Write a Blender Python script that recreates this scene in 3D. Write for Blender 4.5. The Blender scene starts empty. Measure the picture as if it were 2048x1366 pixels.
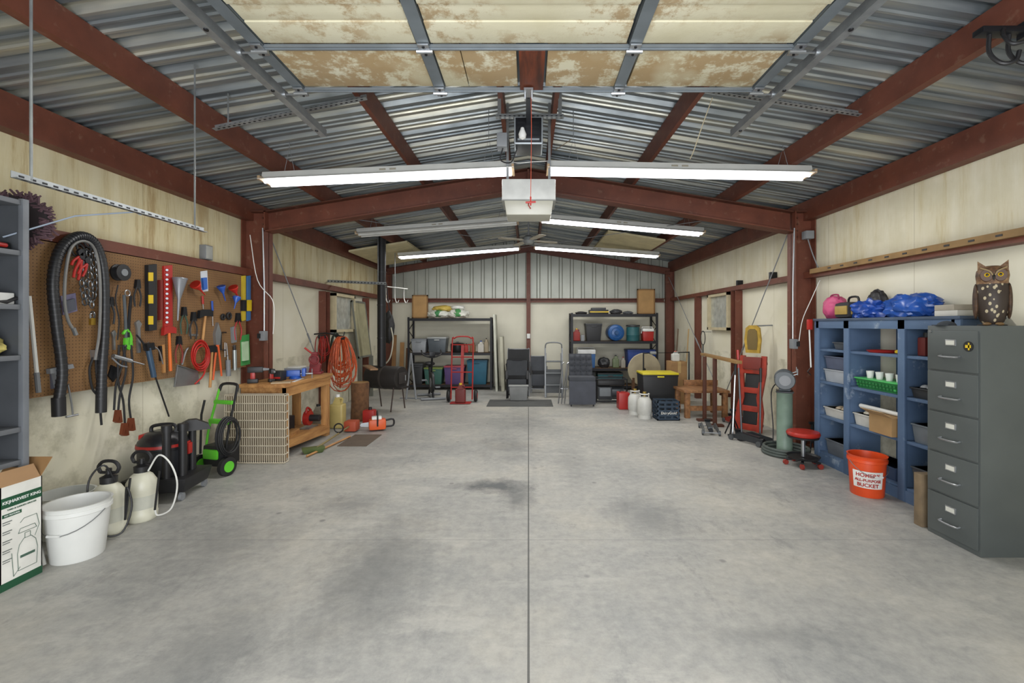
import bpy, bmesh, math, random
from mathutils import Vector, Matrix, noise
random.seed(7)
SC=bpy.context.scene; COL=SC.collection
H=1.535; FP=910.0; VX=1057.0; VY=650.0
def P(px,py,y): return Vector(((px-VX)*y/FP,y,H-(py-VY)*y/FP))
def Fl(px,py):
    y=FP*H/(py-VY); return Vector(((px-VX)*y/FP,y,0))
def LW(px,py,x): 
    y=FP*x/(px-VX); return Vector((x,y,H-(py-VY)*y/FP))
def Xp(px,y): return (px-VX)*y/FP
def Zp(py,y): return H-(py-VY)*y/FP
# ---------------------------------------------------------------- materials
def lin(h):
    h=h.lstrip('#'); o=[]
    for i in (0,2,4):
        c=int(h[i:i+2],16)/255; o.append(c/12.92 if c<=.04045 else ((c+.055)/1.055)**2.4)
    return o
MC={}
def M(h,r=.55,me=0,v=.12,s=6,b=0,em=0,tr=0):
    k=(h,r,me,v,s,b,em,tr)
    if k in MC: return MC[k]
    m=bpy.data.materials.new('surface_'+h); m.use_nodes=True; nt=m.node_tree; N=nt.nodes; L=nt.links
    B=N['Principled BSDF']; B.inputs['Roughness'].default_value=r; B.inputs['Metallic'].default_value=me
    c=lin(h)
    tc=N.new('ShaderNodeTexCoord'); no=N.new('ShaderNodeTexNoise'); no.inputs['Scale'].default_value=s; no.inputs['Detail'].default_value=4
    L.new(tc.outputs['Object'],no.inputs['Vector'])
    cr=N.new('ShaderNodeValToRGB'); cr.color_ramp.elements[0].position=.3; cr.color_ramp.elements[1].position=.7
    cr.color_ramp.elements[0].color=[x*(1-v) for x in c]+[1]; cr.color_ramp.elements[1].color=[min(1,x*(1+v)) for x in c]+[1]
    L.new(no.outputs['Fac'],cr.inputs['Fac']); L.new(cr.outputs['Color'],B.inputs['Base Color'])
    if b:
        bp=N.new('ShaderNodeBump'); bp.inputs['Strength'].default_value=b; bp.inputs['Distance'].default_value=.01
        L.new(no.outputs['Fac'],bp.inputs['Height']); L.new(bp.outputs['Normal'],B.inputs['Normal'])
    if em:
        B.inputs['Emission Color'].default_value=c+[1]; B.inputs['Emission Strength'].default_value=em
    if tr: B.inputs['Transmission Weight'].default_value=tr
    MC[k]=m; return m
class NT:
    def __init__(s,name,r=.6,me=0):
        s.m=bpy.data.materials.new(name); s.m.use_nodes=True; s.t=s.m.node_tree; s.B=s.t.nodes['Principled BSDF']
        s.B.inputs['Roughness'].default_value=r; s.B.inputs['Metallic'].default_value=me
        s.tc=s.n('ShaderNodeTexCoord').outputs['Object']
    def n(s,k): return s.t.nodes.new(k)
    def put(s,sock,v):
        if isinstance(v,bpy.types.NodeSocket): s.t.links.new(v,sock)
        else: sock.default_value=v
    def ma(s,op,a,b=0,c=0):
        n=s.n('ShaderNodeMath'); n.operation=op; s.put(n.inputs[0],a); s.put(n.inputs[1],b); s.put(n.inputs[2],c); return n.outputs[0]
    def mp(s,sc): 
        n=s.n('ShaderNodeMapping'); n.inputs['Scale'].default_value=sc; s.put(n.inputs['Vector'],s.tc); return n.outputs[0]
    def no(s,scale,vec=None,d=5,rg=.55):
        n=s.n('ShaderNodeTexNoise'); n.inputs['Scale'].default_value=scale; n.inputs['Detail'].default_value=d; n.inputs['Roughness'].default_value=rg
        s.put(n.inputs['Vector'],vec if vec is not None else s.tc); return n.outputs['Fac']
    def ramp(s,f,*st):
        n=s.n('ShaderNodeValToRGB'); e=n.color_ramp.elements
        while len(e)<len(st): e.new(.5)
        for i,(p,c) in enumerate(st):
            e[i].position=p; e[i].color=(lin(c)+[1]) if isinstance(c,str) else (c,c,c,1)
        s.put(n.inputs['Fac'],f); return n.outputs['Color']
    def mix(s,f,a,b,mode='MIX'):
        n=s.n('ShaderNodeMix'); n.data_type='RGBA'; n.blend_type=mode
        s.put(n.inputs[0],f)
        s.put(n.inputs[6],lin(a)+[1] if isinstance(a,str) else a); s.put(n.inputs[7],lin(b)+[1] if isinstance(b,str) else b); return n.outputs[2]
    def xyz(s):
        n=s.n('ShaderNodeSeparateXYZ'); s.put(n.inputs[0],s.tc); return n.outputs
    def col(s,c): s.put(s.B.inputs['Base Color'],c)
    def bump(s,h,st=.3,d=.01):
        n=s.n('ShaderNodeBump'); n.inputs['Strength'].default_value=st; n.inputs['Distance'].default_value=d; s.put(n.inputs['Height'],h); s.put(s.B.inputs['Normal'],n.outputs[0])
def mat_floor():
    k=NT('concrete',.6); X=k.xyz()
    a=k.no(.8,d=8,rg=.68); c=k.ramp(a,(.36,'868785'),(.5,'9a9994'),(.64,'aca89e'))
    f=k.no(14,d=8,rg=.75); c=k.mix(.24,c,k.ramp(f,(.3,'5f6263'),(.7,'d2cfc6')))
    sc=k.no(3.2,k.mp((1,.5,1)),d=9,rg=.78); c=k.mix(k.ma('MULTIPLY',k.ramp(sc,(.57,0.0),(.64,1.0)),.32),c,'686a6a')
    sl=k.no(2.4,k.mp((.5,1.2,1)),d=9,rg=.75); c=k.mix(k.ma('MULTIPLY',k.ramp(sl,(.55,0.0),(.62,1.0)),.35),c,'bbb8b0')
    sp=k.n('ShaderNodeTexVoronoi'); sp.inputs['Scale'].default_value=2.1; k.put(sp.inputs['Vector'],k.tc)
    c=k.mix(k.ma('MULTIPLY',k.ramp(sp.outputs['Distance'],(.03,1.0),(.06,0.0)),.5),c,'505354')
    w=k.no(3.4,d=9,rg=.75)
    for (cx,cy,rx,ry,st) in [(-.32,4.35,.42,.22,.95),(-.1,4.05,.2,.35,.65),(-.95,2.9,.42,1.0,.5),(-2.1,3.2,.55,.45,.32),(.95,3.7,.42,.5,.45),(-.3,5.8,.5,.7,.42),(1.2,2.25,.5,.1,.3),(-.1,7.4,.4,1.2,.28),(-1.55,3.9,.35,.3,.38),(1.9,4.6,.6,.4,.22),(-1.5,2.15,.3,.5,.35),(.9,1.75,.12,.07,.5),(.5,5.0,.3,.8,.22),(-1.9,4.9,.4,.3,.2)]:
        dx=k.ma('MULTIPLY',k.ma('SUBTRACT',X[0],cx),1/rx); dy=k.ma('MULTIPLY',k.ma('SUBTRACT',X[1],cy),1/ry)
        d=k.ma('SQRT',k.ma('ADD',k.ma('MULTIPLY',dx,dx),k.ma('MULTIPLY',dy,dy)))
        d=k.ma('ADD',d,k.ma('MULTIPLY',k.ma('SUBTRACT',w,.5),2.4))
        g=k.ma('MULTIPLY',k.ramp(d,(0.2,1.0),(1.0,0.0)),st)
        c=k.mix(g,c,'505355')
    j=k.ma('MULTIPLY',k.ma('LESS_THAN',k.ma('ABSOLUTE',X[0]),.0055),.8); c=k.mix(j,c,'333434')
    j2=k.ma('MULTIPLY',k.ma('LESS_THAN',k.ma('ABSOLUTE',k.ma('SUBTRACT',X[1],3.25)),.004),.4); c=k.mix(j2,c,'66686a')
    k.col(c); k.bump(f,.12); k.put(k.B.inputs['Roughness'],k.ramp(a,(.3,.42),(.7,.65))); return k.m
def mat_foam(right=False):
    k=NT('painted_foam_wall',.8); X=k.xyz()
    base=k.ramp(k.no(1.4,d=6),(.3,'cfcab2'),(.7,'dcd8c6'))
    st=k.no(1.0,k.mp((1,6,.6)),d=7,rg=.72)
    up=k.ramp(st,(.38,'a8936a'),(.48,'c6ba94'),(.62,'cfc6a6')) if not right else k.ramp(st,(.33,'c0b38c'),(.45,'cfc8ae'),(.62,'d6d1bc'))
    bl=k.no(1.7,d=6,rg=.6); up=k.mix(k.ma('MULTIPLY',k.ramp(bl,(.42,1.0),(.55,0.0)),.35),up,'b9b295')
    mk=k.ma('MULTIPLY',k.ma('GREATER_THAN',X[2],2.2),1.0)
    c=k.mix(mk,base,up)
    lo=k.no(2.5,d=8,rg=.7); g=k.ma('MULTIPLY',k.ramp(lo,(.5,0.0),(.62,1.0)),.6); lowm=k.ma('LESS_THAN',X[2],1.05)
    c=k.mix(k.ma('MULTIPLY',g,lowm),c,'a09c85')
    se=k.ma('LESS_THAN',k.ma('ABSOLUTE',k.ma('SUBTRACT',k.ma('FRACT',k.ma('MULTIPLY',X[1],1/1.22)),.5)),.004)
    c=k.mix(k.ma('MULTIPLY',se,.35),c,'8a805f')
    k.col(c); k.bump(st,.12); return k.m
def mat_roof():
    k=NT('galvanised_sheet',.4,.6)
    n=k.no(1.2,k.mp((.4,7,1)),d=5); c=k.ramp(n,(.32,'5e676d'),(.5,'8a9092'),(.68,'bcb9a8')); k.col(c)
    k.put(k.B.inputs['Roughness'],k.ramp(k.no(5),(.3,.34),(.7,.5))); return k.m
def mat_peg():
    k=NT('pegboard_brown',.7); X=k.xyz()
    c=k.ramp(k.no(3,d=5),(.3,'68492a'),(.7,'7f5f3a'))
    fy=k.ma('SUBTRACT',k.ma('FRACT',k.ma('MULTIPLY',X[1],1/.0254)),.5); fz=k.ma('SUBTRACT',k.ma('FRACT',k.ma('MULTIPLY',X[2],1/.0254)),.5)
    d=k.ma('SQRT',k.ma('ADD',k.ma('MULTIPLY',fy,fy),k.ma('MULTIPLY',fz,fz)))
    k.col(k.mix(k.ma('LESS_THAN',d,.14),c,'2c1c0c')); return k.m
def mat_foamdoor(lo=.48,amt=.7,m0=.42):
    k=NT('stained_door_foam',.85)
    c=k.ramp(k.no(1.6,d=4),(.3,'b5af93'),(.7,'c8c4ae')); g=k.no(7,d=9,rg=.75); gm=k.no(1.6,d=3)
    k.col(k.mix(k.ma('MULTIPLY',k.ma('MULTIPLY',k.ramp(g,(lo,0.0),(lo+.1,1.0)),k.ramp(gm,(m0,0.0),(m0+.15,1.0))),amt),c,'8a6a38')); k.bump(g,.3); return k.m
def mat_wood(a='8f6236',b='b98a52'):
    k=NT('wood_grain',.6); n=k.no(2.0,k.mp((10,1.2,10)),d=6,rg=.6); k.col(k.ramp(n,(.35,a),(.65,b))); k.bump(n,.15); return k.m
def mat_woodz(a='8f6236',b='b98a52'):
    k=NT('wood_grain_upright',.6); n=k.no(2.0,k.mp((10,10,1.2)),d=6,rg=.6); k.col(k.ramp(n,(.35,a),(.65,b))); return k.m
def mat_blue():
    k=NT('worn_blue_paint',.65); n=k.no(5,d=8,rg=.7); c=k.ramp(k.no(1.5),(.3,'415672'),(.7,'566d8a')); k.col(k.mix(k.ramp(n,(.58,0.0),(.68,1.0)),c,'8492a2')); return k.m
def mat_owl():
    k=NT('painted_feathers',.6); v=k.n('ShaderNodeTexVoronoi'); v.inputs['Scale'].default_value=34; k.put(v.inputs['Vector'],k.mp((1.3,1,.7)))
    n=k.no(22,d=6,rg=.7); c=k.mix(k.ma('GREATER_THAN',v.outputs['Distance'],.3),'ada183','332921'); X=k.xyz()
    c2=k.ramp(n,(.35,'3a2a1e'),(.5,'66482f'),(.65,'8f7452'))
    k.col(k.mix(k.ma('GREATER_THAN',X[2],.29),c,c2)); return k.m
def mat_perf(): 
    k=NT('zinc_plated',.4,.7); k.col(k.ramp(k.no(8),(.3,'858a8c'),(.7,'a8acad'))); return k.m
def mat_steel(a,b):
    k=NT('red_oxide_primer',.55); n=k.no(3,d=7,rg=.65); c=k.ramp(n,(.35,a),(.65,b)); g=k.no(14,d=5); k.col(k.mix(k.ma('MULTIPLY',k.ramp(g,(.6,0.0),(.7,1.0)),.35),c,'866a56')); return k.m
RED=mat_steel('592f21','6c3b2a'); REDD=mat_steel('47261a','58301f')
ZN=mat_perf(); WOOD=mat_wood(); WOODZ=mat_woodz(); FOAM=mat_foamdoor(); FOAM2=mat_foamdoor(.42,.75,.3); BLUE=mat_blue(); PEG=mat_peg()
BLK=M('1a1a1c',.5,0,.2); BLKM=M('242528',.4,.5,.2); WHT=M('d6d7d3',.45,0,.05); CHR=M('a6a9ac',.32,.85,.08); GRY=M('76797c',.5,0,.1)
RD=M('9f231d',.42); ORG=M('cc5522',.45); YEL=M('cfb022',.45); GRN=M('58b52c',.45); BLU=M('1f4aa0',.45); TAN=M('a88454',.7,0,.15,4); COP=M('84472f',.4,.6)
DKW=M('56391f',.65,0,.25,5)
# ---------------------------------------------------------------- shape builder
def TR(loc,rz=0,rx=0,ry=0): return Matrix.Translation(Vector(loc))@Matrix.Rotation(rz,4,'Z')@Matrix.Rotation(rx,4,'X')@Matrix.Rotation(ry,4,'Y')
def smooth(pts,n=6):
    pts=[Vector(p) for p in pts]; q=[pts[0]*2-pts[1]]+pts+[pts[-1]*2-pts[-2]]; o=[]
    for i in range(1,len(q)-2):
        a,b,c,d=q[i-1],q[i],q[i+1],q[i+2]
        for k in range(n):
            t=k/n; o.append(.5*((2*b)+(c-a)*t+(2*a-5*b+4*c-d)*t*t+(3*b-a-3*c+d)*t**3))
    o.append(pts[-1]); return o
class S:
    def __init__(s,Mx=None): s.bm=bmesh.new(); s.M=Mx or Matrix.Identity(4); s.ex=[]
    def add(s,o,mat): s.ex.append((o,mat)); return s
    def v(s,p): return s.bm.verts.new(s.M@Vector(p))
    def f(s,vs):
        try: return s.bm.faces.new(vs)
        except ValueError: return None
    def box(s,a,b,bev=0,seg=2):
        x0,y0,z0=[min(a[i],b[i]) for i in range(3)]; x1,y1,z1=[max(a[i],b[i]) for i in range(3)]
        V=[s.v(p) for p in ((x0,y0,z0),(x1,y0,z0),(x1,y1,z0),(x0,y1,z0),(x0,y0,z1),(x1,y0,z1),(x1,y1,z1),(x0,y1,z1))]
        F=[s.f([V[i] for i in q]) for q in ((3,2,1,0),(4,5,6,7),(0,1,5,4),(1,2,6,5),(2,3,7,6),(3,0,4,7))]
        if bev:
            E={e for f in F for e in f.edges}; bmesh.ops.bevel(s.bm,geom=list(E),offset=bev,segments=seg,affect='EDGES',profile=.6)
        return s
    def frust(s,x0,x1,y0,y1,z0,z1,t,bev=0):
        V=[s.v(p) for p in ((x0+t,y0+t,z0),(x1-t,y0+t,z0),(x1-t,y1-t,z0),(x0+t,y1-t,z0),(x0,y0,z1),(x1,y0,z1),(x1,y1,z1),(x0,y1,z1))]
        F=[s.f([V[i] for i in q]) for q in ((3,2,1,0),(4,5,6,7),(0,1,5,4),(1,2,6,5),(2,3,7,6),(3,0,4,7))]
        if bev:
            E={e for f in F for e in f.edges}; bmesh.ops.bevel(s.bm,geom=list(E),offset=bev,segments=2,affect='EDGES',profile=.6)
        return s
    def prism(s,poly,ax,a0,a1):
        def q(p,a): return {'x':(a,p[0],p[1]),'y':(p[0],a,p[1]),'z':(p[0],p[1],a)}[ax]
        A=[s.v(q(p,a0)) for p in poly]; B=[s.v(q(p,a1)) for p in poly]; n=len(poly)
        s.f(A[::-1]); s.f(B)
        for i in range(n): s.f([A[i],A[(i+1)%n],B[(i+1)%n],B[i]])
        return s
    def wpoly(s,pts,o0,o1,x=-3.49):
        Q=[LW(a,b,x+(o0+o1)/2) for a,b in pts]; return s.prism([(q.y,q.z) for q in Q],'x',x+o0,x+o1)
    def tube(s,pts,r,n=8,sm=0,closed=False,rs=None):
        pts=[Vector(p) for p in pts]
        if sm: pts=smooth(pts,sm)
        m=len(pts); rings=[]; up=None
        for i,p in enumerate(pts):
            if closed: d=pts[(i+1)%m]-pts[i-1]
            else: d=pts[min(i+1,m-1)]-pts[max(i-1,0)]
            d.normalize()
            if up is None: up=Vector((0,0,1)) if abs(d.z)<.9 else Vector((1,0,0))
            a=(up-d*up.dot(d)); a.normalize(); b=d.cross(a); up=a
            rr=rs[i] if rs else r
            rings.append([s.v(p+(a*math.cos(2*math.pi*k/n)+b*math.sin(2*math.pi*k/n))*rr) for k in range(n)])
        for i in range(m if closed else m-1):
            A=rings[i]; B=rings[(i+1)%m]
            for k in range(n): s.f([A[k],A[(k+1)%n],B[(k+1)%n],B[k]])
        if not closed: s.f(rings[0][::-1]); s.f(rings[-1])
        return s
    def cyl(s,a,b,r,r2=None,n=20): return s.tube([a,b],r,n,rs=[r,r if r2 is None else r2])
    def lathe(s,prof,c=(0,0,0),n=24,ax='z'):
        c=Vector(c); rings=[]
        for r,z in prof:
            if r<1e-5: r=1e-5
            ring=[]
            for k in range(n):
                t=2*math.pi*k/n; u,w=r*math.cos(t),r*math.sin(t)
                ring.append(s.v(c+Vector({'z':(u,w,z),'x':(z,u,w),'y':(w,z,u)}[ax])))
            rings.append(ring)
        for A,B in zip(rings,rings[1:]):
            for k in range(n): s.f([A[k],A[(k+1)%n],B[(k+1)%n],B[k]])
        if prof[0][0]>1e-4: s.f(rings[0][::-1])
        if prof[-1][0]>1e-4: s.f(rings[-1])
        return s
    def sph(s,c,r,amp=0,fr=6,flat=None,seed=0):
        if not hasattr(r,'__len__'): r=(r,r,r)
        c=Vector(c); q=bmesh.ops.create_icosphere(s.bm,subdivisions=4 if amp else 3,radius=1)
        for v in q['verts']:
            p=v.co.copy(); k=1
            if amp: k+=amp*(noise.noise(p*fr*.4+Vector((seed,seed*.7,0)))+.5*noise.noise(p*fr+Vector((seed,0,3)))+.25*noise.noise(p*fr*2.2))
            p=Vector((p.x*r[0]*k,p.y*r[1]*k,p.z*r[2]*k))
            if flat is not None: p.z=max(p.z,-flat)
            v.co=s.M@(c+p)
        return s
    def torus(s,c,R,r,ax='z',n=24,m=6,sq=(1,1)):
        c=Vector(c); pts=[]
        for k in range(n):
            t=2*math.pi*k/n; u,w=R*math.cos(t)*sq[0],R*math.sin(t)*sq[1]
            pts.append(c+Vector({'z':(u,w,0),'x':(0,u,w),'y':(u,0,w)}[ax]))
        return s.tube(pts,r,m,closed=True)
    def grid(s,fn,nu,nv):
        V=[[s.v(fn(i/nu,j/nv)) for j in range(nv+1)] for i in range(nu+1)]
        for i in range(nu):
            for j in range(nv): s.f([V[i][j],V[i+1][j],V[i+1][j+1],V[i][j+1]])
        return s
def text(st,size,Mx,ext=.0008,bold=0):
    cu=bpy.data.curves.new('t','FONT'); cu.body=st; cu.size=size; cu.extrude=ext; cu.align_x='CENTER'; cu.align_y='CENTER'; cu.offset=bold
    o=bpy.data.objects.new('t',cu); COL.objects.link(o); bpy.context.view_layer.update()
    me=bpy.data.meshes.new_from_object(o.evaluated_get(bpy.context.evaluated_depsgraph_get()))
    s=S(); s.bm.from_mesh(me); s.bm.transform(Mx); bpy.data.objects.remove(o); bpy.data.meshes.remove(me); return s
def link(name,s,mat,base,parent):
    me=bpy.data.meshes.new(name); bmesh.ops.recalc_face_normals(s.bm,faces=s.bm.faces[:]); mats=[mat]
    for o,m2 in s.ex:
        bmesh.ops.recalc_face_normals(o.bm,faces=o.bm.faces[:]); t=bpy.data.meshes.new('t'); o.bm.to_mesh(t); o.bm.free(); n0=len(s.bm.faces)
        s.bm.from_mesh(t); bpy.data.meshes.remove(t); s.bm.faces.ensure_lookup_table(); mats.append(m2)
        for f in s.bm.faces[n0:]: f.material_index=len(mats)-1
    s.bm.transform(Matrix.Translation(-base)); s.bm.to_mesh(me); s.bm.free()
    for m_ in mats: me.materials.append(m_)
    me.polygons.foreach_set('use_smooth',[True]*len(me.polygons)); me.set_sharp_from_angle(angle=math.radians(38))
    o=bpy.data.objects.new(name,me); COL.objects.link(o)
    if parent: o.parent=parent
    return o
def make(name,label,cat,parts,group=None,kind=None):
    if isinstance(parts,tuple): parts=[(None,)+parts]
    vs=[]
    def walk(ps):
        for p in ps:
            vs.extend([v.co for v in p[1].bm.verts])
            if len(p)>3 and p[3]: walk(p[3])
    walk(parts)
    base=Vector(((min(v.x for v in vs)+max(v.x for v in vs))/2,(min(v.y for v in vs)+max(v.y for v in vs))/2,min(v.z for v in vs)))
    if kind=='structure': base=Vector((0,0,0))
    if parts[0][0] is None:
        root=link(name,parts[0][1],parts[0][2],base,None); root.location=base; rest=parts[1:]
    else:
        root=bpy.data.objects.new(name,None); root.empty_display_size=.05; COL.objects.link(root); root.location=base; rest=parts
    def add(ps,par):
        for p in ps:
            o=link(p[0],p[1],p[2],base,par)
            if len(p)>3 and p[3]: add(p[3],o)
    add(rest,root)
    if label: root['label']=label
    if cat: root['category']=cat
    if group: root['group']=group
    if kind: root['kind']=kind
    return root
def struct(name,s,mat,parts=()): return make(name,None,None,[(None,s,mat)]+list(parts),kind='structure')
# ================================================================ SHELL
W=3.62; YB=11.44; YF=-.35
def rz(x): return 3.12+.163*(W-abs(x))
struct('floor',S().box((-5,-4,-.12),(5,YB+.1,0)),mat_floor())
def wall(sx):
    s=S(); s.box((sx*W,YF,0),(sx*(W+.1),YB+.1,3.1)); return s
struct('wall_left',wall(-1),mat_foam())
struct('wall_right',wall(1),mat_foam(True))
s=S(); s.box((-W,YB,0),(W,YB+.1,2.2))
g=S(); n=int(2*W/.28)
xs=[]
for i in range(n+1):
    x=-W+i*.28
    xs+=[(x,0),(x+.18,0),(x+.205,-.035),(x+.255,-.035)]
xs=[(min(x,W),y) for x,y in xs]
B=[g.v((x,YB+y+.02,2.15)) for x,y in xs]; T=[g.v((x,YB+y+.02,rz(x)+.02)) for x,y in xs]
for i in range(len(xs)-1): g.f([B[i],B[i+1],T[i+1],T[i]])
struct('wall_rear',s,M('d0cdbc',.8,0,.06,2),[('gable_siding',g,M('a5a89f',.45,.25,.1,2))])
s=S(); s.box((-W,YF-.12,0),(-1.8,YF,3.1)); s.box((1.8,YF-.12,0),(W,YF,3.1)); s.prism([(-1.8,2.95),(1.8,2.95),(1.8,rz(1.8)),(0,rz(0)),(-1.8,rz(1.8))],'y',YF-.12,YF)
struct('wall_front',s,M('cfc9b2',.8))
s=S()
for sg in (-1,1):
    ys=[]; y=YF-.12; 
    while y<YB+.1:
        ys+=[(y,0),(y+.06,0),(y+.067,-.013),(y+.083,-.013),(y+.09,0),(y+.135,0),(y+.142,-.013),(y+.158,-.013),(y+.165,0),(y+.215,0),(y+.24,.042),(y+.28,.042)]; y+=.305
    A=[s.v((0,y,rz(0)+z)) for y,z in ys]; Bv=[s.v((sg*(W+.1),y,rz(W+.1)+z)) for y,z in ys]
    for i in range(len(ys)-1): s.f([A[i],A[i+1],Bv[i+1],Bv[i]])
struct('ceiling',s,mat_roof())
for nm,sx,ya,yb,za,zb in (('window_1',-1,8.3,9.25,1.4,2.12),('window_2',1,8.05,8.97,1.44,2.12)):
    x=sx*W; f=S(); t=.05; d=sx*-.1
    f.box((x,ya,za),(x+d,yb,za+t)); f.box((x,ya,zb-t),(x+d,yb,zb)); f.box((x,ya,za),(x+d,ya+t,zb)); f.box((x,yb-t,za),(x+d,yb,zb))
    p=S(); p.grid(lambda u,v:(x-sx*.04+.012*noise.noise(Vector((u*14,v*12,sx))),ya+t+u*(yb-ya-2*t),za+t+v*(zb-za-2*t)),24,18)
    struct(nm,f,M('b9ad8e',.7),[('window_cover',p,M('c4c7c0',.3,.5,.2,10,.6))])
# ---------------------------------------------------------------- steel frame
def rafter(label,sg,Y,xo,d,fw):
    zt=lambda x: rz(x)-.2
    def pl(z0,z1,x0=0.0,x1=xo): return [(sg*x0,zt(x0)+z0),(sg*x1,zt(x1)+z0),(sg*x1,zt(x1)+z1),(sg*x0,zt(x0)+z1)]
    wb=S().prism(pl(0,-d),'y',Y-.005,Y+.005); a=S().prism(pl(0,-.014),'y',Y-fw,Y+fw); b=S().prism(pl(-d+.014,-d),'y',Y-fw,Y+fw)
    st=S().prism([(sg*0,zt(0)),(sg*.014,zt(0)),(sg*.014,zt(0)-d-.03),(0,zt(0)-d-.03)],'y',Y-fw,Y+fw)
    make('roof_rafter',label,'roof beam',[('web',wb,RED),('flange',a,REDD),('flange',b,RED),('peak_plate',st,RED)])
rafter('deep red steel rafter rising from the left column to the middle peak',-1,5.8,3.33,.26,.09)
rafter('deep red steel rafter rising from the right column to the middle peak',1,5.8,3.33,.26,.09)
rafter('thin far red rafter along the left half of the rear gable',-1,11.28,3.5,.16,.05)
rafter('thin far red rafter along the right half of the rear gable',1,11.28,3.5,.16,.05)
def column(label,sg,Y,xi,xo,ztop,fw):
    a=S().box((sg*xi,Y-fw,0),(sg*(xi+.014),Y+fw,ztop)); b=S().box((sg*(xo-.014),Y-fw,0),(sg*xo,Y+fw,ztop))
    w=S().box((sg*xi,Y-.005,0),(sg*xo,Y+.005,ztop)); c=S().box((sg*(xi-.01),Y-fw,ztop),(sg*xo,Y+fw,ztop+.016))
    bp=S().box((sg*(xi-.03),Y-fw-.02,0),(sg*xo,Y+fw+.02,.018)); P_=[('web',w,RED),('flange',a,RED),('flange',b,RED),('cap_plate',c,REDD),('base_plate',bp,REDD)]
    for k in range(4): P_.append(('bolt',S().cyl((sg*(xi+.07),Y-.02,ztop-.06-k*.08),(sg*(xi+.07),Y-.006,ztop-.06-k*.08),.012,n=6),REDD))
    make('steel_column',label,'column',P_)
column('red steel I-column at the right end of the pegboard',-1,5.8,3.31,3.61,rz(3.33)-.21,.09)
column('red steel I-column between blue shelving and bench grinder',1,5.8,3.35,3.61,rz(3.33)-.21,.09)
column('slim red corner column at the left end of the rear wall',-1,11.3,3.4,3.6,2.86,.06)
column('slim red corner column at the right end of the rear wall',1,11.3,3.4,3.6,2.86,.06)
make('steel_post','slim red post up the middle of the rear wall to the peak','post',[('post',S().box((-.05,11.32,0),(.05,11.42,rz(0)-.37)),RED),('outlet_box',S().box((-.04,11.28,1.2),(.04,11.32,1.32),.006),WHT)])
def cpoly(x,zt,h,w,sg):
    t=.012; return [(x,zt),(x+sg*w,zt),(x+sg*w,zt-.02),(x+sg*(w-t),zt-.02),(x+sg*(w-t),zt-t),(x+sg*t,zt-t),(x+sg*t,zt-h+t),(x+sg*(w-t),zt-h+t),(x+sg*(w-t),zt-h+.02),(x+sg*w,zt-h+.02),(x+sg*w,zt-h),(x,zt-h)]
for x,lb in ((-2.55,'outer red roof purlin on the left slope, above the pegboard side'),(-1.3,'middle red roof purlin on the left slope'),(-.22,'red ridge purlin just left of the peak'),(.22,'red ridge purlin just right of the peak'),(1.3,'middle red roof purlin on the right slope'),(2.55,'outer red roof purlin on the right slope, above the blue shelving side')):
    sg=1 if x<0 else -1
    make('roof_purlin',lb,'roof beam',(S().prism(cpoly(x,rz(x)-.012,.187,.065 if abs(x)>2 else .04,-sg),'y',YF,YB-.02),RED))
for sg,lb in ((-1,'long red eave beam along the top of the left wall'),(1,'long red eave beam along the top of the right wall')):
    make('eave_beam',lb,'roof beam',(S().prism(cpoly(sg*3.5,3.1,.24,.115,sg),'y',YF,YB-.02),RED))
make('wall_girt','long red rail along the left wall above the pegboard','wall rail',(S().prism(cpoly(-3.5,2.24,.09,.115,-1),'y',2.9,YB-.2),RED))
make('wall_girt','long red rail along the right wall above the blue shelving','wall rail',(S().prism(cpoly(3.5,2.2,.075,.115,1),'y',.5,YB-.2),RED))
make('wall_girt','red rail across the rear wall under the metal gable','wall rail',(S().prism([(YB,2.2),(YB-.1,2.2),(YB-.1,2.18),(YB-.02,2.18),(YB-.02,2.12),(YB-.1,2.12),(YB-.1,2.10),(YB,2.10)],'x',-3.4,3.4),RED))
hb=S()
for k in range(12): hb.box((3.457,2.9+k*.21,2.185),(3.4595,2.95+k*.21,2.2))
make('furring_board','long tan board with dark slots fixed along the right wall rail','board',(S().box((3.46,1.2,2.165),(3.5,5.6,2.22)).add(hb,BLK),M('83673f',.7,0,.2)))
for px,sx,lb in ((650,-1,'red door jamb post on the left wall before the foil covered window'),(1472,1,'red door jamb post on the right wall before the foil covered window')):
    y=FP*3.55/abs(px-VX)
    make('jamb_post',lb,'post',(S().prism([(sx*3.5,y-.09),(sx*3.62,y-.09),(sx*3.62,y+.09),(sx*3.5,y+.09),(sx*3.5,y+.075),(sx*3.6,y+.075),(sx*3.6,y-.075),(sx*3.5,y-.075)],'z',0,2.12),RED))
make('jamb_post','far red post on the left wall beside the stove pipe','post',(S().box((-3.61,9.9,0),(-3.5,10.0,2.12)),RED))
make('jamb_post','far red post on the right wall beyond the foil covered window','post',(S().box((3.5,9.5,0),(3.61,9.6,2.12)),RED))
for a,b,lb in (((3.4,5.95,2.75),(3.45,8.0,.3),'thin steel brace rod crossing down the right wall behind the column'),((3.42,11.1,2.7),(3.45,8.2,.3),'thin steel brace rod crossing the right wall beyond the window'),((-3.4,5.95,2.75),(-3.45,7.8,.5),'thin steel brace rod crossing down the left wall behind the column')):
    make('brace_rod',lb,'rod',[('rod',S().cyl(a,b,.007,n=6),GRY),('turnbuckle',S().cyl(Vector(a).lerp(Vector(b),.6),Vector(a).lerp(Vector(b),.66),.014,n=8),GRY),('wall_lug',S().box((math.copysign(3.62,b[0]),b[1]-.03,b[2]-.03),(b[0],b[1]+.03,b[2]+.03)),REDD)])
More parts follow.
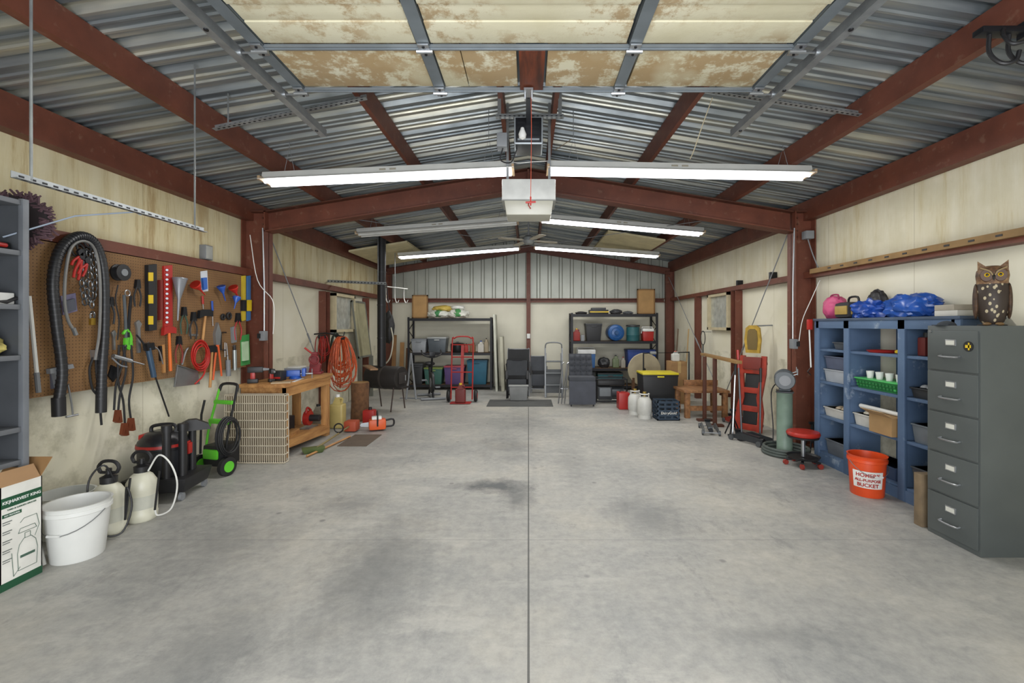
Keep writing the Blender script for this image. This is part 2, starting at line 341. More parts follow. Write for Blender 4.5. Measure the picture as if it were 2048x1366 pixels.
for a,b,lb in (((-2.9,6,3.02),(2.0,11.1,3.2),'thin diagonal roof cable running from left column side to rear right'),((2.9,6,3.0),(-2.0,11.1,3.15),'thin diagonal roof cable running from right column side to rear left')):
    make('brace_cable',lb,'cable',(S().cyl(a,b,.005,n=6),GRY))
for sx,x0,x1,y0,y1,lb in ((1,1.45,2.5,8.3,10.2,'loose cream foam panel under the right roof slope'),(-1,2.3,3.4,8.6,10.6,'loose cream foam panel under the left roof slope near the stove pipe')):
    make('insulation_sheet',lb,'panel',(S().prism([(sx*x0,rz(x0)-.205),(sx*x1,rz(x1)-.205),(sx*x1,rz(x1)-.24),(sx*x0,rz(x0)-.24)],'y',y0,y1),M('c5bb96',.8)))
# ================================================================ OVERHEAD DOOR
ZD=3.085; secs=[3.0,2.54,2.08,1.62,1.16,.7,.24]; parts=[]
STEEL=M('70787d',.45,.4,.15)
parts.append(('door_skin',S().box((-1.53,.24,ZD+.05),(1.53,3.0,ZD+.056)),STEEL))
for i in range(6):
    y1,y0=secs[i],secs[i+1]
    cells=[(-1.46,-.62),(-.54,-.39),(-.385,-.07),(.11,.56),(.64,1.46)] if i==0 else [(-1.46,-.62),(-.54,.54),(.62,1.46)]
    for a,b in cells:
        if i==1:
            for ya,yb,zz in ((y0+.03,y0+.12,.0),(y0+.125,y0+.25,.012),(y0+.255,y1-.03,.005)): parts.append(('foam_insulation',S().box((a,ya,ZD+zz),(b,yb,ZD+.05),.004),FOAM))
        else: parts.append(('foam_insulation',S().box((a,y0+.03,ZD+.008),(b,y1-.03,ZD+.05),.004),FOAM2 if i==0 else FOAM))
    for xx in (-1.5,-.58,.59,1.5):
        st=S(); st.box((xx-.034,y0+.02,ZD-.004),(xx+.034,y1-.02,ZD+.004)); st.box((xx-.034,y0+.02,ZD),(xx-.03,y1-.02,ZD+.04)); st.box((xx+.03,y0+.02,ZD),(xx+.034,y1-.02,ZD+.04))
        parts.append(('stile',st,STEEL))
for yy in secs: parts.append(('rail',S().box((-1.53,yy-.018,ZD-.008),(1.53,yy+.018,ZD+.008)).box((-1.53,yy-.003,ZD-.014),(1.53,yy+.003,ZD-.008)),M('7e858a',.4,.5)))
for yy in secs[:3]:
    for xx in (-1.5,-.58,.59,1.5):
        h=S(); h.box((xx-.03,yy-.05,ZD-.018),(xx+.03,yy+.05,ZD-.008),.001); h.cyl((xx-.045,yy,ZD-.024),(xx+.045,yy,ZD-.024),.011,n=8)
        bo=S()
        for sy in (-.035,.035): bo.cyl((xx,yy+sy,ZD-.025),(xx,yy+sy,ZD-.017),.008,n=6)
        h.add(bo,BLKM); sub=[]
        if abs(xx)>1:
            sx=1 if xx>0 else -1
            rr=S(); rr.cyl((xx,yy,ZD-.03),(sx*1.6,yy,ZD-.03),.006,n=6); rr.cyl((sx*1.595,yy,ZD-.03),(sx*1.622,yy,ZD-.03),.022,n=12); sub=[('roller',rr,CHR)]
        parts.append(('hinge',h,CHR,sub))
parts.append(('center_board',S().box((-.055,2.56,ZD-.01),(.095,2.985,ZD+.02),.003),mat_wood('3a1a0d','6b3219')))
br=S(); br.box((-.03,2.93,ZD-.03),(.03,3.04,ZD-.02)); br.box((-.025,3.0,ZD-.06),(-.02,3.04,ZD+.04)); br.box((.02,3.0,ZD-.06),(.025,3.04,ZD+.04)); parts.append(('arm_bracket',br,CHR))
make('door_1',None,None,parts,kind='structure')
def perf_bar(a,b,w,t=.003,hole=.05):
    a=Vector(a); b=Vector(b); d=(b-a).normalized(); L=(b-a).length
    up=Vector((0,0,1)); side=d.cross(up).normalized(); up=side.cross(d)
    Mx=Matrix((( d.x,side.x,up.x,a.x),(d.y,side.y,up.y,a.y),(d.z,side.z,up.z,a.z),(0,0,0,1)))
    s=S(Mx); s.box((0,0,0),(L,t,w)); s.box((0,0,0),(L,w,t))
    h=S(Mx); k=.03
    while k<L-.03: h.box((k,-.0012,w*.35),(k+hole*.45,t+.0012,w*.65)); h.box((k,w*.35,-.0012),(k+hole*.45,w*.65,t+.0012)); k+=hole
    return s.add(h,BLKM)
for sx,lb in ((-1,'galvanised overhead door track on the left'),(1,'galvanised overhead door track on the right')):
    s=S(); x=sx*1.63; s.prism([(x-.024,3.03),(x-.024,3.085),(x-.017,3.085),(x-.017,3.037),(x+.017,3.037),(x+.017,3.085),(x+.024,3.085),(x+.024,3.03)] ,'y',.2,3.62)
    bo=S()
    for k in range(6): bo.cyl((x,.5+k*.6,3.024),(x,.5+k*.6,3.031),.012,n=8)
    s.add(bo,BLKM)
    make('door_track',lb,'track',[('track_channel',s,ZN),('hanger_angle',perf_bar((sx*1.67,.3,3.075),(sx*1.67,3.55,3.075),.025),ZN)])
for a,b,lb in ((P(432,262,3.52),P(735,200,3.52),'punched steel angle hanging across the end of the left door track'),(P(1405,185,3.52),P(1745,238,3.52),'punched steel angle hanging across the end of the right door track')):
    q=perf_bar(a,b,.045,hole=.04); parts=[(None,q,ZN)]
    for t in (.08,.92):
        p=a.lerp(b,t); parts.append(('hanger_rod',S().cyl(p,(p.x,p.y,min(rz(p.x)-.005,p.z+.28)),.006,n=6),ZN))
    make('punched_angle',lb,'bracket',parts)
def hrail(a,b,w,hole,ts,lb):
    parts=[('punched_rail',perf_bar(a,b,w,hole=hole),ZN)]
    for t in ts:
        p=Vector(a).lerp(Vector(b),t); parts.append(('hanger_rod',S().cyl(p,(p.x,p.y,rz(p.x)-.005),.006,n=6),ZN))
    make('hanging_rail',lb,'rail',parts)
hrail((-2.3,2.02,2.19),(-2.3,3.22,2.19),.032,.05,(.07,.93),'long punched rail hung on two thin rods by the upper left wall')
hrail(P(612,563,8.2),P(772,570,8.2),.05,.06,(.1,.9),'short punched rail hung in front of the black stove pipe')
# opener
ribs=S()
for k in range(5): ribs.box((-.09,3.777,3.07+k*.035),(.09,3.7795,3.085+k*.035))
parts=[('motor_box',S().box((-.12,3.78,3.04),(.12,4.05,3.27),.012).add(ribs,BLKM),M('9fa6ab',.35,.5)),('control_box',S().box((-.27,3.86,3.05),(-.18,3.98,3.17),.008),GRY),
 ('bulb',S().lathe([(0,-.06),(.028,-.045),(.034,-.015),(.02,.02),(.014,.04)],(-.05,3.75,3.12)),WHT)]
parts.append(('cross_angle',perf_bar((-.28,3.9,3.3),(.3,3.9,3.3),.045,hole=.04),ZN))
for x in (-.25,.27): parts.append(('hanger_strap',S().box((x-.015,3.9,3.3),(x+.015,3.904,rz(x)-.02)),ZN))
parts.append(('rail',S().box((-.02,2.4,3.2),(.02,3.8,3.235),.002),M('33363a',.4,.6)))
parts.append(('door_arm',S().tube([(0,3.05,3.06),(0,3.12,3.16),(0,3.2,3.2)],.01,6),BLKM)); parts.append(('power_cord',S().tube([(-.22,3.9,3.05),(-.24,3.9,2.95),(-.15,3.9,2.93),(-.1,3.9,3.04)],.006,6,sm=5),BLK))
make('door_opener','old silver chain opener motor hung from a punched angle at the peak','door opener',parts)
pc=S(); pc.tube([(0.015,3.15,3.2),(.02,3.14,2.9),(.015,3.14,2.42)],.0025,5,sm=4); hd=S(); hd.cyl((-.02,3.14,2.38),(.05,3.14,2.385),.007,n=8); hd.cyl((.015,3.14,2.42),(.015,3.14,2.36),.006,n=8)
make('release_cord','thin red release cord with handle dangling before the white opener head','cord',[('cord',pc,M('a8462f')),('handle',hd,RD)])
parts=[('housing',S().box((-.245,4.2,2.69),(.25,4.55,2.885),.01),M('c0c1bd',.45)),('light_lens',S().frust(-.225,.23,4.21,4.54,2.56,2.69,.02,.008),M('a9a799',.3,0,.05)),('trim_line',S().box((-.247,4.197,2.685),(.252,4.553,2.695)),M('8b8c88'))]
for x in (-.2,.2): parts.append(('hanger_strap',S().box((x-.012,4.35,2.885),(x+.012,4.354,rz(x)-.02)),ZN))
parts.append(('antenna_wire',S().tube([(.0,4.19,2.66),(.0,4.17,2.63),(.02,4.17,2.6)],.005,5),RD))
make('opener_head','white boxy opener head with translucent lens hung below the peak','door opener',parts)
# ================================================================ FLUORESCENT FIXTURES
EM=M('f4f6ff',.3,0,.01,6,0,7.5); OFF=M('b9bab6',.4); FIX=M('c0c1bc',.4,0,.06)
def strip(pl,pr,lit,label):
    a=Vector(pl); b=Vector(pr); d=b-a; L=d.length; ang=-math.atan2(d.z,d.x); c=(a+b)/2
    Mx=TR(c)@Matrix.Rotation(ang,4,'Y'); h=L/2
    body=S(Mx).prism([(-.04,.09),(.04,.09),(.06,.03),(.13,0),(.125,-.004),(.05,.022),(-.05,.022),(-.125,-.004),(-.13,0),(-.06,.03)],'x',-h,h)
    body.add(S(Mx).box((-.08,-.0,.05),(-.02,-.058,.065)).box((.02,0,.05),(.08,-.058,.065)),M('8d8878'))
    P_=[('housing',body,FIX)]
    for e0,e1 in ((-h-.004,-h+.02),(h-.02,h+.004)): P_.append(('end_cap',S(Mx).box((e0,-.125,-.01),(e1,.125,.03),.002),M('a58d6f',.5)))
    for yy in (-.06,.06): P_.append(('tube',S(Mx).cyl((-h+.03,yy,-.01),(h-.03,yy,-.01),.019,n=12),EM if lit else OFF))
    for t in (-.8,.8):
        p=Mx@Vector((t*h,0,.09)); zt=min(p.z+.25,rz(p.x)-.03); P_.append(('hanger_wire',S().tube([p+Vector((-.05,0,0)),(p.x,p.y,zt),p+Vector((.05,0,0))],.003,4).cyl((p.x,p.y,zt-.002),(p.x,p.y,rz(p.x)-.002),.003,n=4),GRY))
    make('strip_light',label,'light',P_)
    if lit:
        la=bpy.data.lights.new('strip_lamp','AREA'); la.shape='RECTANGLE'; la.size=L*.96; la.size_y=.16; la.energy=lit; la.color=(1,.98,.93)
        o=bpy.data.objects.new('strip_lamp',la); COL.objects.link(o); o.matrix_world=Mx@Matrix.Translation((0,0,-.04))
strip(P(530,365,4.46),P(1028,342,4.46),38,'lit eight foot strip light nearest the door on the left')
strip(P(1094,342,4.46),P(1618,352,4.46),38,'lit eight foot strip light nearest the door on the right')
strip(P(716,470,6.9),P(1037,445,6.9),0,'unlit strip light beyond the rafter on the left')
strip(P(1080,440,6.9),P(1405,468,6.9),38,'lit strip light beyond the rafter on the right')
strip(P(797,515,9.3),P(1040,497,9.3),34,'small lit strip light farthest back on the left')
strip(P(1068,495,9.3),P(1317,513,9.3),34,'small lit strip light farthest back on the right')
parts=[('downrod',S().cyl((0,8.1,3.1),(0,8.1,rz(0)-.01),.015),GRY),('motor_housing',S().lathe([(0,-.09),(.07,-.08),(.11,-.03),(.1,.03),(.05,.07),(0,.08)],(0,8.1,3.06)),M('8b8f90',.4,.4))]
for k in range(4):
    Mx=TR((0,8.1,3.04),math.radians(25+90*k)); parts.append(('blade',S(Mx).prism([(.1,-.03),(.2,-.06),(.55,-.07),(.58,0),(.55,.07),(.2,.06),(.1,.03)],'z',-.006,.004),M('b9b2a2')))
make('ceiling_fan','small grey four blade ceiling fan hung at the ridge','fan',parts)
parts=[('mount_bar',S().box((2.3,2.3,3.02),(2.7,2.36,3.05),.004).box((2.52,2.31,3.0),(2.6,2.35,3.08)),BLKM)]
for k,x in enumerate((2.36,2.46,2.58)): parts.append(('hook',S().tube([(x,2.33,3.03),(x,2.33,2.93),(x+.03,2.3,2.86),(x+.08,2.28,2.86),(x+.1,2.28,2.91)],.01,8,sm=5),BLK))
for x in (2.4,2.54): parts.append(('hook',S().tube([(x,2.3,3.03),(x-.03,2.27,2.98),(x-.02,2.24,2.92),(x+.03,2.22,2.92)],.009,8,sm=5),BLK))
make('hook_rack','black cluster of storage hooks hanging in the top right corner','hook',parts)
make('cord','thin cord hanging from the right punched angle above the strip light','cord',(S().tube([P(1425,195,3.52),P(1405,250,3.6),P(1388,300,3.7),P(1380,318,3.7)],.004,5,sm=4),M('a99f85')))
make('cord','thin white wire sagging between the two nearest strip lights and opener head','cord',(S().tube([P(1020,322,4.46),P(1035,326,4.4),P(1060,324,4.38),P(1098,322,4.46)],.004,5,sm=4),WHT))
make('cord','looped brown wire strung between rafter and strip light right of the peak','cord',(S().tube([P(1110,300,5.3),P(1180,262,5.0),P(1290,262,4.9),P(1352,255,4.7)],.004,5,sm=5),M('8a7a60')))
# ================================================================ LEFT WALL
SH=M('4a4d51',.55,.15,.1)
ZS=[.70,.90,1.34,1.65,1.98]; parts=[('back_panel',S().box((-3.6,1.7,.66),(-3.59,2.815,2.3)),SH),('side_panel',S().box((-3.6,2.8,.66),(-3.12,2.815,2.3)),SH),('side_panel',S().box((-3.6,1.7,.66),(-3.12,1.715,2.3)),SH)]
for z in ZS+[2.29]: parts.append(('shelf',S().box((-3.6,1.71,z-.02),(-3.11,2.805,z+.01),.002),M('64676b',.55,.15,.1)))
parts.append(('corner_post',S().box((-3.13,2.79,.66),(-3.1,2.825,2.31),.002),M('6c7075',.5,.15)))
make('metal_shelf','tall grey metal shelf unit on the near left wall','shelf',parts)
D=TR((-3.37,2.97,2.22),math.radians(30),math.radians(75)); rb=random.Random(3)
pad=S(D).lathe([(0,-.03),(.13,-.035),(.17,-.01),(.17,.02),(0,.03)],n=32); fr=S(D)
for k in range(420):
    t=rb.uniform(0,2*math.pi); r=rb.uniform(.13,.17); l=rb.uniform(.02,.06); zz=rb.uniform(-.035,.03); t2=t+rb.uniform(-.25,.25)
    fr.cyl((math.cos(t)*r,math.sin(t)*r,zz),(math.cos(t2)*(r+l),math.sin(t2)*(r+l),zz+rb.uniform(-.02,.02)),.008,.006,n=4)
make('round_brush','round fuzzy purple brown dust mop hung behind the metal shelf top','brush',[('pad',pad,M('2c2528',.9)),('fringe',fr,M('5a444b',.95,0,.3,20)),('hook',S().cyl((-3.61,2.99,2.3),(-3.37,2.99,2.28),.006,n=6),GRY)])
make('rod','thin pale rod sticking out from the metal shelf beneath the hanging rail','rod',(S().tube([(-3.2,2.77,2.07),P(150,432,2.95),P(270,424,3.1),P(282,430,3.1)],.005,6),M('8d99a8')))
make('box','white box end on the upper metal shelf','box',(S().box((-3.3,2.5,1.661),(-3.14,2.78,1.73),.006),M('c0c0bc')))
make('sack','yellow and white sack on the middle metal shelf','sack',(S().sph((-3.24,2.66,1.35+.06),(.1,.12,.085),amp=.2,flat=.06,seed=4),M('c5b76a',.6,0,.3,12)))
make('hand_tool','dark red and black hand tool on the top metal shelf','tool',[('body',S().box((-3.3,2.6,1.991),(-3.16,2.78,2.04),.015),BLK),('grip',S().cyl((-3.15,2.74,2.015),(-3.13,2.6,2.015),.014),RD)])
make('hand_tool','black pry tool on the shelf above the yellow and white sack','tool',(S().tube([(-3.2,2.5,1.675),(-3.14,2.74,1.675),(-3.14,2.79,1.70)],.012,6),BLK))
make('pegboard','large brown pegboard full of hand tools on the left wall','pegboard',[(None,S().box((-3.5,3.14,1.02),(-3.49,5.62,2.14)),PEG),('batten',S().box((-3.61,3.16,1.03),(-3.5,3.2,2.13)),DKW),('batten',S().box((-3.61,5.5,1.03),(-3.5,5.54,2.13)),DKW),('edge_strip',S().box((-3.51,3.1,1.02),(-3.47,3.14,2.14)),DKW)])
def Wp(px,py,o=.03): return LW(px,py,-3.49+o)
def st(a,b,r,o=.03,n=8,r2=None,s=None): return (s or S()).cyl(Wp(*a,o),Wp(*b,o),r,r2,n)
def wt(pts,r,o=.03,sm=5,n=8,s=None): return (s or S()).tube([Wp(p[0],p[1],p[2] if len(p)>2 else o) for p in pts],r,n,sm=sm)
def wy(pts,o0=.012,o1=.03,s=None): return (s or S()).wpoly(pts,o0,o1)
def peg(px,py,o=.05):
    q=Wp(px,py,o); return ('peg_hook',S().tube([(-3.492,q.y,q.z),(q.x,q.y,q.z),(q.x+.008,q.y,q.z+.012)],.004,6),CHR)
make('white_pole','white pole with grey grip leaning at the left edge of the pegboard','pole',[('shaft',st((58,592),(76,772),.012),WHT),('grip',st((73,745),(77,785),.015),GRY)])
HP=[(116,815),(124,740),(112,640),(106,560),(122,498),(158,472),(190,488),(207,545),(209,650),(204,740),(202,805)]
h=wt(HP,.032,.05,8,14); ring=S(); pth=smooth([Wp(a,b,.05) for a,b in HP],8)
for i in range(1,len(pth)-1):
    d=(pth[i+1]-pth[i-1]).normalized(); ring.cyl(pth[i]-d*.005,pth[i]+d*.005,.0355,n=12)
h.add(ring,M('2b2c2f',.4))
make('vacuum_hose','thick black ribbed vacuum hose looped over the pegboard','hose',[('hose',h,M('202123',.45)),('cuff',st((117,795),(118,832),.04,.05,14),BLK),('cuff',st((203,775),(202,825),.036,.05,14),BLK),peg(158,480,.05)])
make('braided_hose','thin silver braided hose hanging inside the black hose loop','hose',[('hose',wt([(150,664),(136,640),(129,600),(132,540),(143,495),(168,482),(190,500),(200,560),(199,660),(190,720)],.010,.09),M('8f8f8d',.35,.6)),('fitting',st((146,656),(152,670),.014,.09),CHR),peg(166,484,.09)])
def chain(pts,r,o):
    s=S(); p=smooth([Wp(a,b,o) for a,b in pts],8); acc=[p[0]]
    for q in p:
        if (q-acc[-1]).length>r*2.6: acc.append(q)
    for i in range(len(acc)-1):
        a,b=acc[i],acc[i+1]; c=(a+b)/2; d=(b-a).normalized(); u=Vector((1,0,0)) if i%2 else Vector((0,1,0)); u=(u-d*u.dot(d)).normalized()
        s.tube([c+d*math.cos(t)*r*1.7+u*math.sin(t)*r for t in [2*math.pi*k/10 for k in range(10)]],r*.28,5,closed=True)
    return s
CHN=M('6a6d6f',.35,.8)
make('chain','galvanised steel chain hanging in four strands, left of the round reel','chain',[('strand',chain([(163,505),(163,560),(170,610)],.017,.06),CHN),('strand',chain([(176,500),(180,560),(186,640)],.017,.06),CHN),('strand',chain([(186,505),(190,560),(187,600),(176,600),(170,560)],.016,.05),CHN),('strand',chain([(170,500),(173,540),(176,612)],.015,.045),CHN),peg(172,500,.06)])
s=S(); s.torus(Wp(168,494,.05),.055,.008,'x'); s.torus(Wp(180,484,.06),.045,.008,'x'); s.torus(Wp(156,500,.055),.05,.008,'x'); s.torus(Wp(172,512,.065),.05,.007,'x')
make('cable_rings','bunch of black cable loops above the steel chain','cable',(s,BLK))
for (a,b,lb) in (((147,555),(163,520),'red handled spring clamp at the upper left beside the chain'),((156,548),(174,528),'small red handled clamp crossing the first clamp'),((143,530),(160,512),'topmost red handled clamp beside the chain')):
    s=wt([a,((a[0]+b[0])/2-4,(a[1]+b[1])/2),b],.009,.075); s2=wt([(a[0]+9,a[1]+5),((a[0]+b[0])/2+6,(a[1]+b[1])/2+3),b],.009,.075); j=wy([(b[0]-4,b[1]-3),(b[0]+4,b[1]),(b[0]+6,b[1]-12),(b[0],b[1]-15),(b[0]-6,b[1]-10)],.068,.085)
    make('spring_clamp',lb,'clamp',[('handle',s,RD),('handle',s2,RD),('jaw',j,BLKM),peg(b[0],b[1],.07)])
make('padlock','brass padlock at the bottom of the steel chain','padlock',[('body',wy([(180,636),(189,636),(189,650),(180,650)],.05,.07),M('a98a3a',.35,.8)),('shackle',wt([(181,638),(181,628),(188,628),(188,638)],.005,.06),CHR)])
c=Wp(234,545,0)
make('reel','black round chalk reel hanging on the pegboard right of the hose','reel',[('spool',S().lathe([(.0,.0),(.07,.0),(.07,.012),(.045,.02),(.045,.045),(.07,.05),(.07,.06),(0,.065)],(c.x,c.y,c.z),ax='x'),BLK),('hub_face',S().lathe([(0,.062),(.03,.062),(.03,.069),(0,.069)],(c.x,c.y,c.z),ax='x'),GRY),('tail',wt([(236,570),(231,600),(238,640),(235,680)],.005,.03),BLK)])
make('tool_pack','grey and purple carded tool pack hanging beside the hose','package',[('card',wy([(121,592),(150,586),(154,622),(126,630)],.0,.008),M('6c6782')),('blister',wy([(128,602),(147,597),(150,620),(130,624)],.008,.03),M('474a55'))])
make('air_nozzle','grey pistol shaped air nozzle at the lower left of the pegboard','nozzle',[('body',wy([(96,738),(118,733),(142,728),(145,736),(120,742),(122,770),(112,776),(106,746),(97,748)],.01,.04),GRY),('label_card',wy([(100,742),(114,740),(116,776),(102,778)],.0,.01),M('55555f'))])
make('tire_iron','thin steel rod tool with cross bar at the bottom left under the pegboard','tool',[('rod',wt([(136,770),(142,800),(146,832)],.006,.03),CHR),('cross_bar',wt([(132,834),(156,829)],.008,.03),CHR),peg(136,771,.03)])
make('bolt_cutter','long bolt cutter with bright green grip on the pegboard','bolt cutter',[('handle',wt([(248,590),(251,640),(252,680)],.011),M('4a5054')),('handle',wt([(262,592),(258,640),(256,690)],.011),BLKM),('grip',wt([(246,668),(254,660),(262,676),(258,694),(248,690)],.012),GRN),('jaw',wy([(249,676),(261,674),(264,690),(257,700),(248,694)],.02,.04),GRN),('hook_ring',S().torus(Wp(255,586,.03),.025,.005,'x'),CHR)])
make('grease_gun','silver grease gun lying level in the middle of the pegboard','grease gun',[('barrel',st((226,712),(262,722),.018,.05),CHR),('nozzle_tube',st((262,722),(288,729),.006,.05),CHR),('lever',wt([(224,716),(240,730),(254,734)],.006,.05),GRY),peg(240,716,.04)])
make('blue_grease_gun','blue grease gun with long black hose at the lower middle pegboard','grease gun',[('barrel',st((296,696),(308,754),.022,.05,14),M('3a5066',.4,.3)),('head',wy([(289,688),(304,685),(307,699),(292,702)],.03,.07),BLKM),('lever',wt([(300,690),(317,700),(326,728)],.006,.05),CHR),('flex_hose',wt([(290,690),(273,670),(290,695),(318,775),(338,833)],.007,.04),BLK),peg(296,686,.04)])
jc=[]
for pts in ([(246,690),(252,740),(240,790),(236,826)],[(262,690),(266,750),(258,800),(262,842)],[(238,690),(236,760),(246,800),(250,850)],[(252,690),(244,730),(232,770),(228,820)]): jc.append(('cable',wt(pts,.008,.04),BLK))
for (a,b) in ((236,824),(262,840),(249,850)): jc.append(('clamp',wy([(a-4,b-4),(a+4,b-4),(a+7,b+20),(a+2,b+22),(a,b+7),(a-3,b+22),(a-8,b+19)],.03,.055),COP))
jc.append(peg(250,692,.04))
make('jumper_cables','black jumper cables with copper clamps hanging below the pegboard','jumper cable',jc)
make('tin_snips','black handled tin snips hanging at the bottom of the pegboard beneath the hose','snips',[('handle',wt([(186,715),(179,740),(184,775),(194,790)],.008),BLK),('handle',wt([(192,715),(193,745),(198,790),(203,850)],.008),BLK),('blade',wy([(184,700),(194,700),(192,720),(186,720)],-.002,.04),CHR)])
make('hand_saw','dark folding pruning saw under the silver grease gun','saw',[('blade',wy([(222,730),(242,740),(226,764),(216,752)],.0,.012),BLKM),('handle',wt([(238,738),(244,750),(235,768)],.01,.02),DKW)])
v=S()
for y0 in (545,590,632): v.wpoly([(297,y0),(306,y0),(306,y0+17),(297,y0+17)],.035,.042)
make('spirit_level','black spirit level with yellow vials hanging upright','level',(wy([(293,530),(310,528),(310,660),(294,662)],.0,.036).add(v,YEL),BLK))
hs=S()
for k in range(12): hs.cyl(Wp(334,540+k*9.5,.012),Wp(334,540+k*9.5,.03),.011,n=10)
make('socket_rail','red socket rail with steel sockets hanging beside the level','tool rail',(wy([(326,532),(343,530),(344,652),(327,655)],.0,.018).add(hs,M('6b6d70',.35,.8)),RD))
make('socket_rail','short dark red socket rail just above the orange handled hammer','tool rail',(wy([(318,560),(323,560),(323,640),(318,640)],.0,.03),M('6e241e')))
def funnel(px,py,r,L,ang,mat,lb,o=.07):
    c=Wp(px,py,o); s=S(Matrix.Translation(c)@Matrix.Rotation(ang,4,'X')); s.lathe([(r,0),(r*1.04,-.008),(r*.95,-.02),(r*.22,-L*.5),(r*.1,-L),(r*.07,-L),(r*.18,-L*.5),(r*.9,-.018),(r*.97,0)],n=20)
    make('funnel',lb,'funnel',[('cone',s,mat),('peg_hook',S().cyl((-3.492,c.y,c.z-.01),(c.x-r*.8,c.y,c.z-.01),.004,n=6),CHR)])
funnel(360,556,.062,.42,math.radians(-4),M('82858a',.4,.3),'large grey funnel with long spout hanging upright')
funnel(390,568,.05,.18,math.radians(55),M('b02a20',.35),'red funnel tipped sideways beside the large grey funnel')
funnel(442,572,.042,.18,math.radians(25),M('2b50a0',.35),'blue funnel hung to the left of the red and blue pair')
funnel(466,574,.05,.18,math.radians(40),M('b02a20',.35),'red funnel hung nearest the yellow tools')
funnel(474,594,.042,.15,math.radians(-20),M('2b50a0',.35),'blue funnel hung under the rightmost red funnel')
make('tool_pack','white and blue blister pack between the funnels','package',[('card',wy([(401,543),(414,541),(416,582),(403,584)],.0,.006),M('c7cbd2')),('blister',wy([(404,556),(412,555),(413,578),(406,580)],.006,.03),M('2f5fb0'))])
def hammer(a,b,w,hm,mt,lb):
    make('hammer',lb,'hammer',[('handle',st(a,b,.012,.03,10,.014),hm),('head',wy([(a[0]-w,a[1]-7),(a[0]-w*.4,a[1]-9),(a[0]+w*.5,a[1]-9),(a[0]+w,a[1]-6),(a[0]+w,a[1]+5),(a[0]+w*.4,a[1]+4),(a[0]-w*.4,a[1]+4),(a[0]-w*1.1,a[1]+9)],.015,.045),mt),peg(a[0],a[1]+6,.02)])
hammer((338,662),(341,742),12,M('d0641e'),RD,'red headed hammer with orange handle under the red socket rail')
hammer((411,628),(404,692),13,WOODZ,BLKM,'claw hammer with wooden handle in the middle of the pegboard')
hammer((424,700),(420,775),8,WOODZ,BLKM,'ball hammer with wooden handle right of the red coil')
s=S()
for k in range(7):
    c=Wp(399+k*.8,706+k*1.5,.04+.01*(k%4)); s.torus(c,.10+.012*(k%3),.008,'x',28,6,(1,1.2))
make('coiled_hose','coiled red air hose hanging on the pegboard','hose',[('coil',s,M('a8211a',.4)),('tail',wt([(412,715),(408,748),(390,768)],.008,.05),M('a8211a',.4)),peg(400,682,.05)])
make('dustpan','sheet metal dustpan hanging at the bottom of the pegboard','dustpan',[('pan',wy([(354,730),(394,742),(399,768),(348,774)],-.002,.012),CHR),('rim',wt([(349,774),(355,730),(394,742)],.006,.02,0),CHR),('handle',wt([(364,730),(371,704),(376,696)],.009,.02),CHR),peg(376,697,.02)])
make('loppers','long pruning loppers with orange grips on the pegboard right side','loppers',[('handle',wt([(434,690),(430,720),(426,760)],.01),ORG),('handle',wt([(436,690),(440,720),(443,752)],.01),ORG),('blade',wy([(430,690),(438,690),(440,665),(434,645),(428,668)],.0,.03),CHR)])
for k,(px,c,lb) in enumerate(((487,M('b8a02c'),'yellow slim tool bar at the top right of the pegboard, left one'),(497,M('3b6595'),'blue and yellow slim tool bar at the top right edge of the pegboard'))):
    make('tool_bar',lb,'tool',[(None,wy([(px-3,552),(px+3,551),(px+3,640),(px-3,642)],.0,.02),c),('grip',wy([(px-4,600),(px+4,600),(px+4,622),(px-4,622)],.0,.03),YEL if k else BLK)])
make('tool_pack','bright green blister card hanging at the right edge of the pegboard','package',[('card',wy([(481,672),(498,668),(500,728),(482,732)],.0,.006),M('3f8a48')),('blister',wy([(485,684),(495,682),(496,720),(486,722)],.006,.035),M('a9c4a0'))])
make('oil_can','small steel oiler hanging beside the green blister card','oil can',[('can',st((456,720),(457,752),.025,.025,14),GRY),('spout',st((456,720),(453,686),.009,.025,8,.004),CHR),peg(455,712,.03)])
make('oil_can','taller tin spray can hanging right of the small oiler','oil can',[('can',st((469,700),(470,740),.022,.022,14),M('99a09e',.3,.5)),('cap',st((469,700),(469,690),.015,.022),BLK),peg(469,692,.03)])
make('tape_roll','black tape roll on a peg near the blue funnels','tape',[(None,S().torus(Wp(458,632,.02),.032,.014,'x'),BLK),peg(458,626,.03)])
make('tape_roll','black tape roll on a peg above the orange gripped loppers','tape',(S().torus(Wp(446,634,.015),.026,.012,'x'),BLK))
def pliers(px,py,hm,lb):
    make('pliers',lb,'pliers',[('handle',wt([(px-2,py),(px-7,py+18),(px-5,py+38)],.007,.02),hm),('handle',wt([(px+2,py),(px+7,py+18),(px+5,py+38)],.007,.02),hm),('jaw',wy([(px-5,py+2),(px+5,py+2),(px+3,py-16),(px-3,py-16)],.0,.025),BLKM)])
pliers(368,630,M('2f4a3b'),'dark green handled pliers hanging under the large grey funnel')
pliers(387,640,M('1f1f21'),'black handled pliers hanging left of the wooden claw hammer')
pliers(358,688,M('7a2a20'),'dark red handled pliers hanging above the dustpan')
pliers(476,642,M('a0262a'),'red handled pliers hanging between black tape and green card')
pliers(275,575,M('1f1f21'),'black handled pliers hanging left of the spirit level')
pliers(222,610,M('33363a'),'grey handled pliers hanging beneath the chalk reel')
make('screwdriver','blue handled screwdriver on the pegboard right of the claw hammer','screwdriver',[('handle',st((424,602),(425,622),.011,.015),BLU),('shaft',st((425,622),(426,652),.004,.015),CHR)])
make('screwdriver','red handled screwdriver hanging under the white and blue pack','screwdriver',[('handle',st((405,592),(406,608),.011,.015),RD),('shaft',st((406,608),(407,618),.004,.015),CHR)])
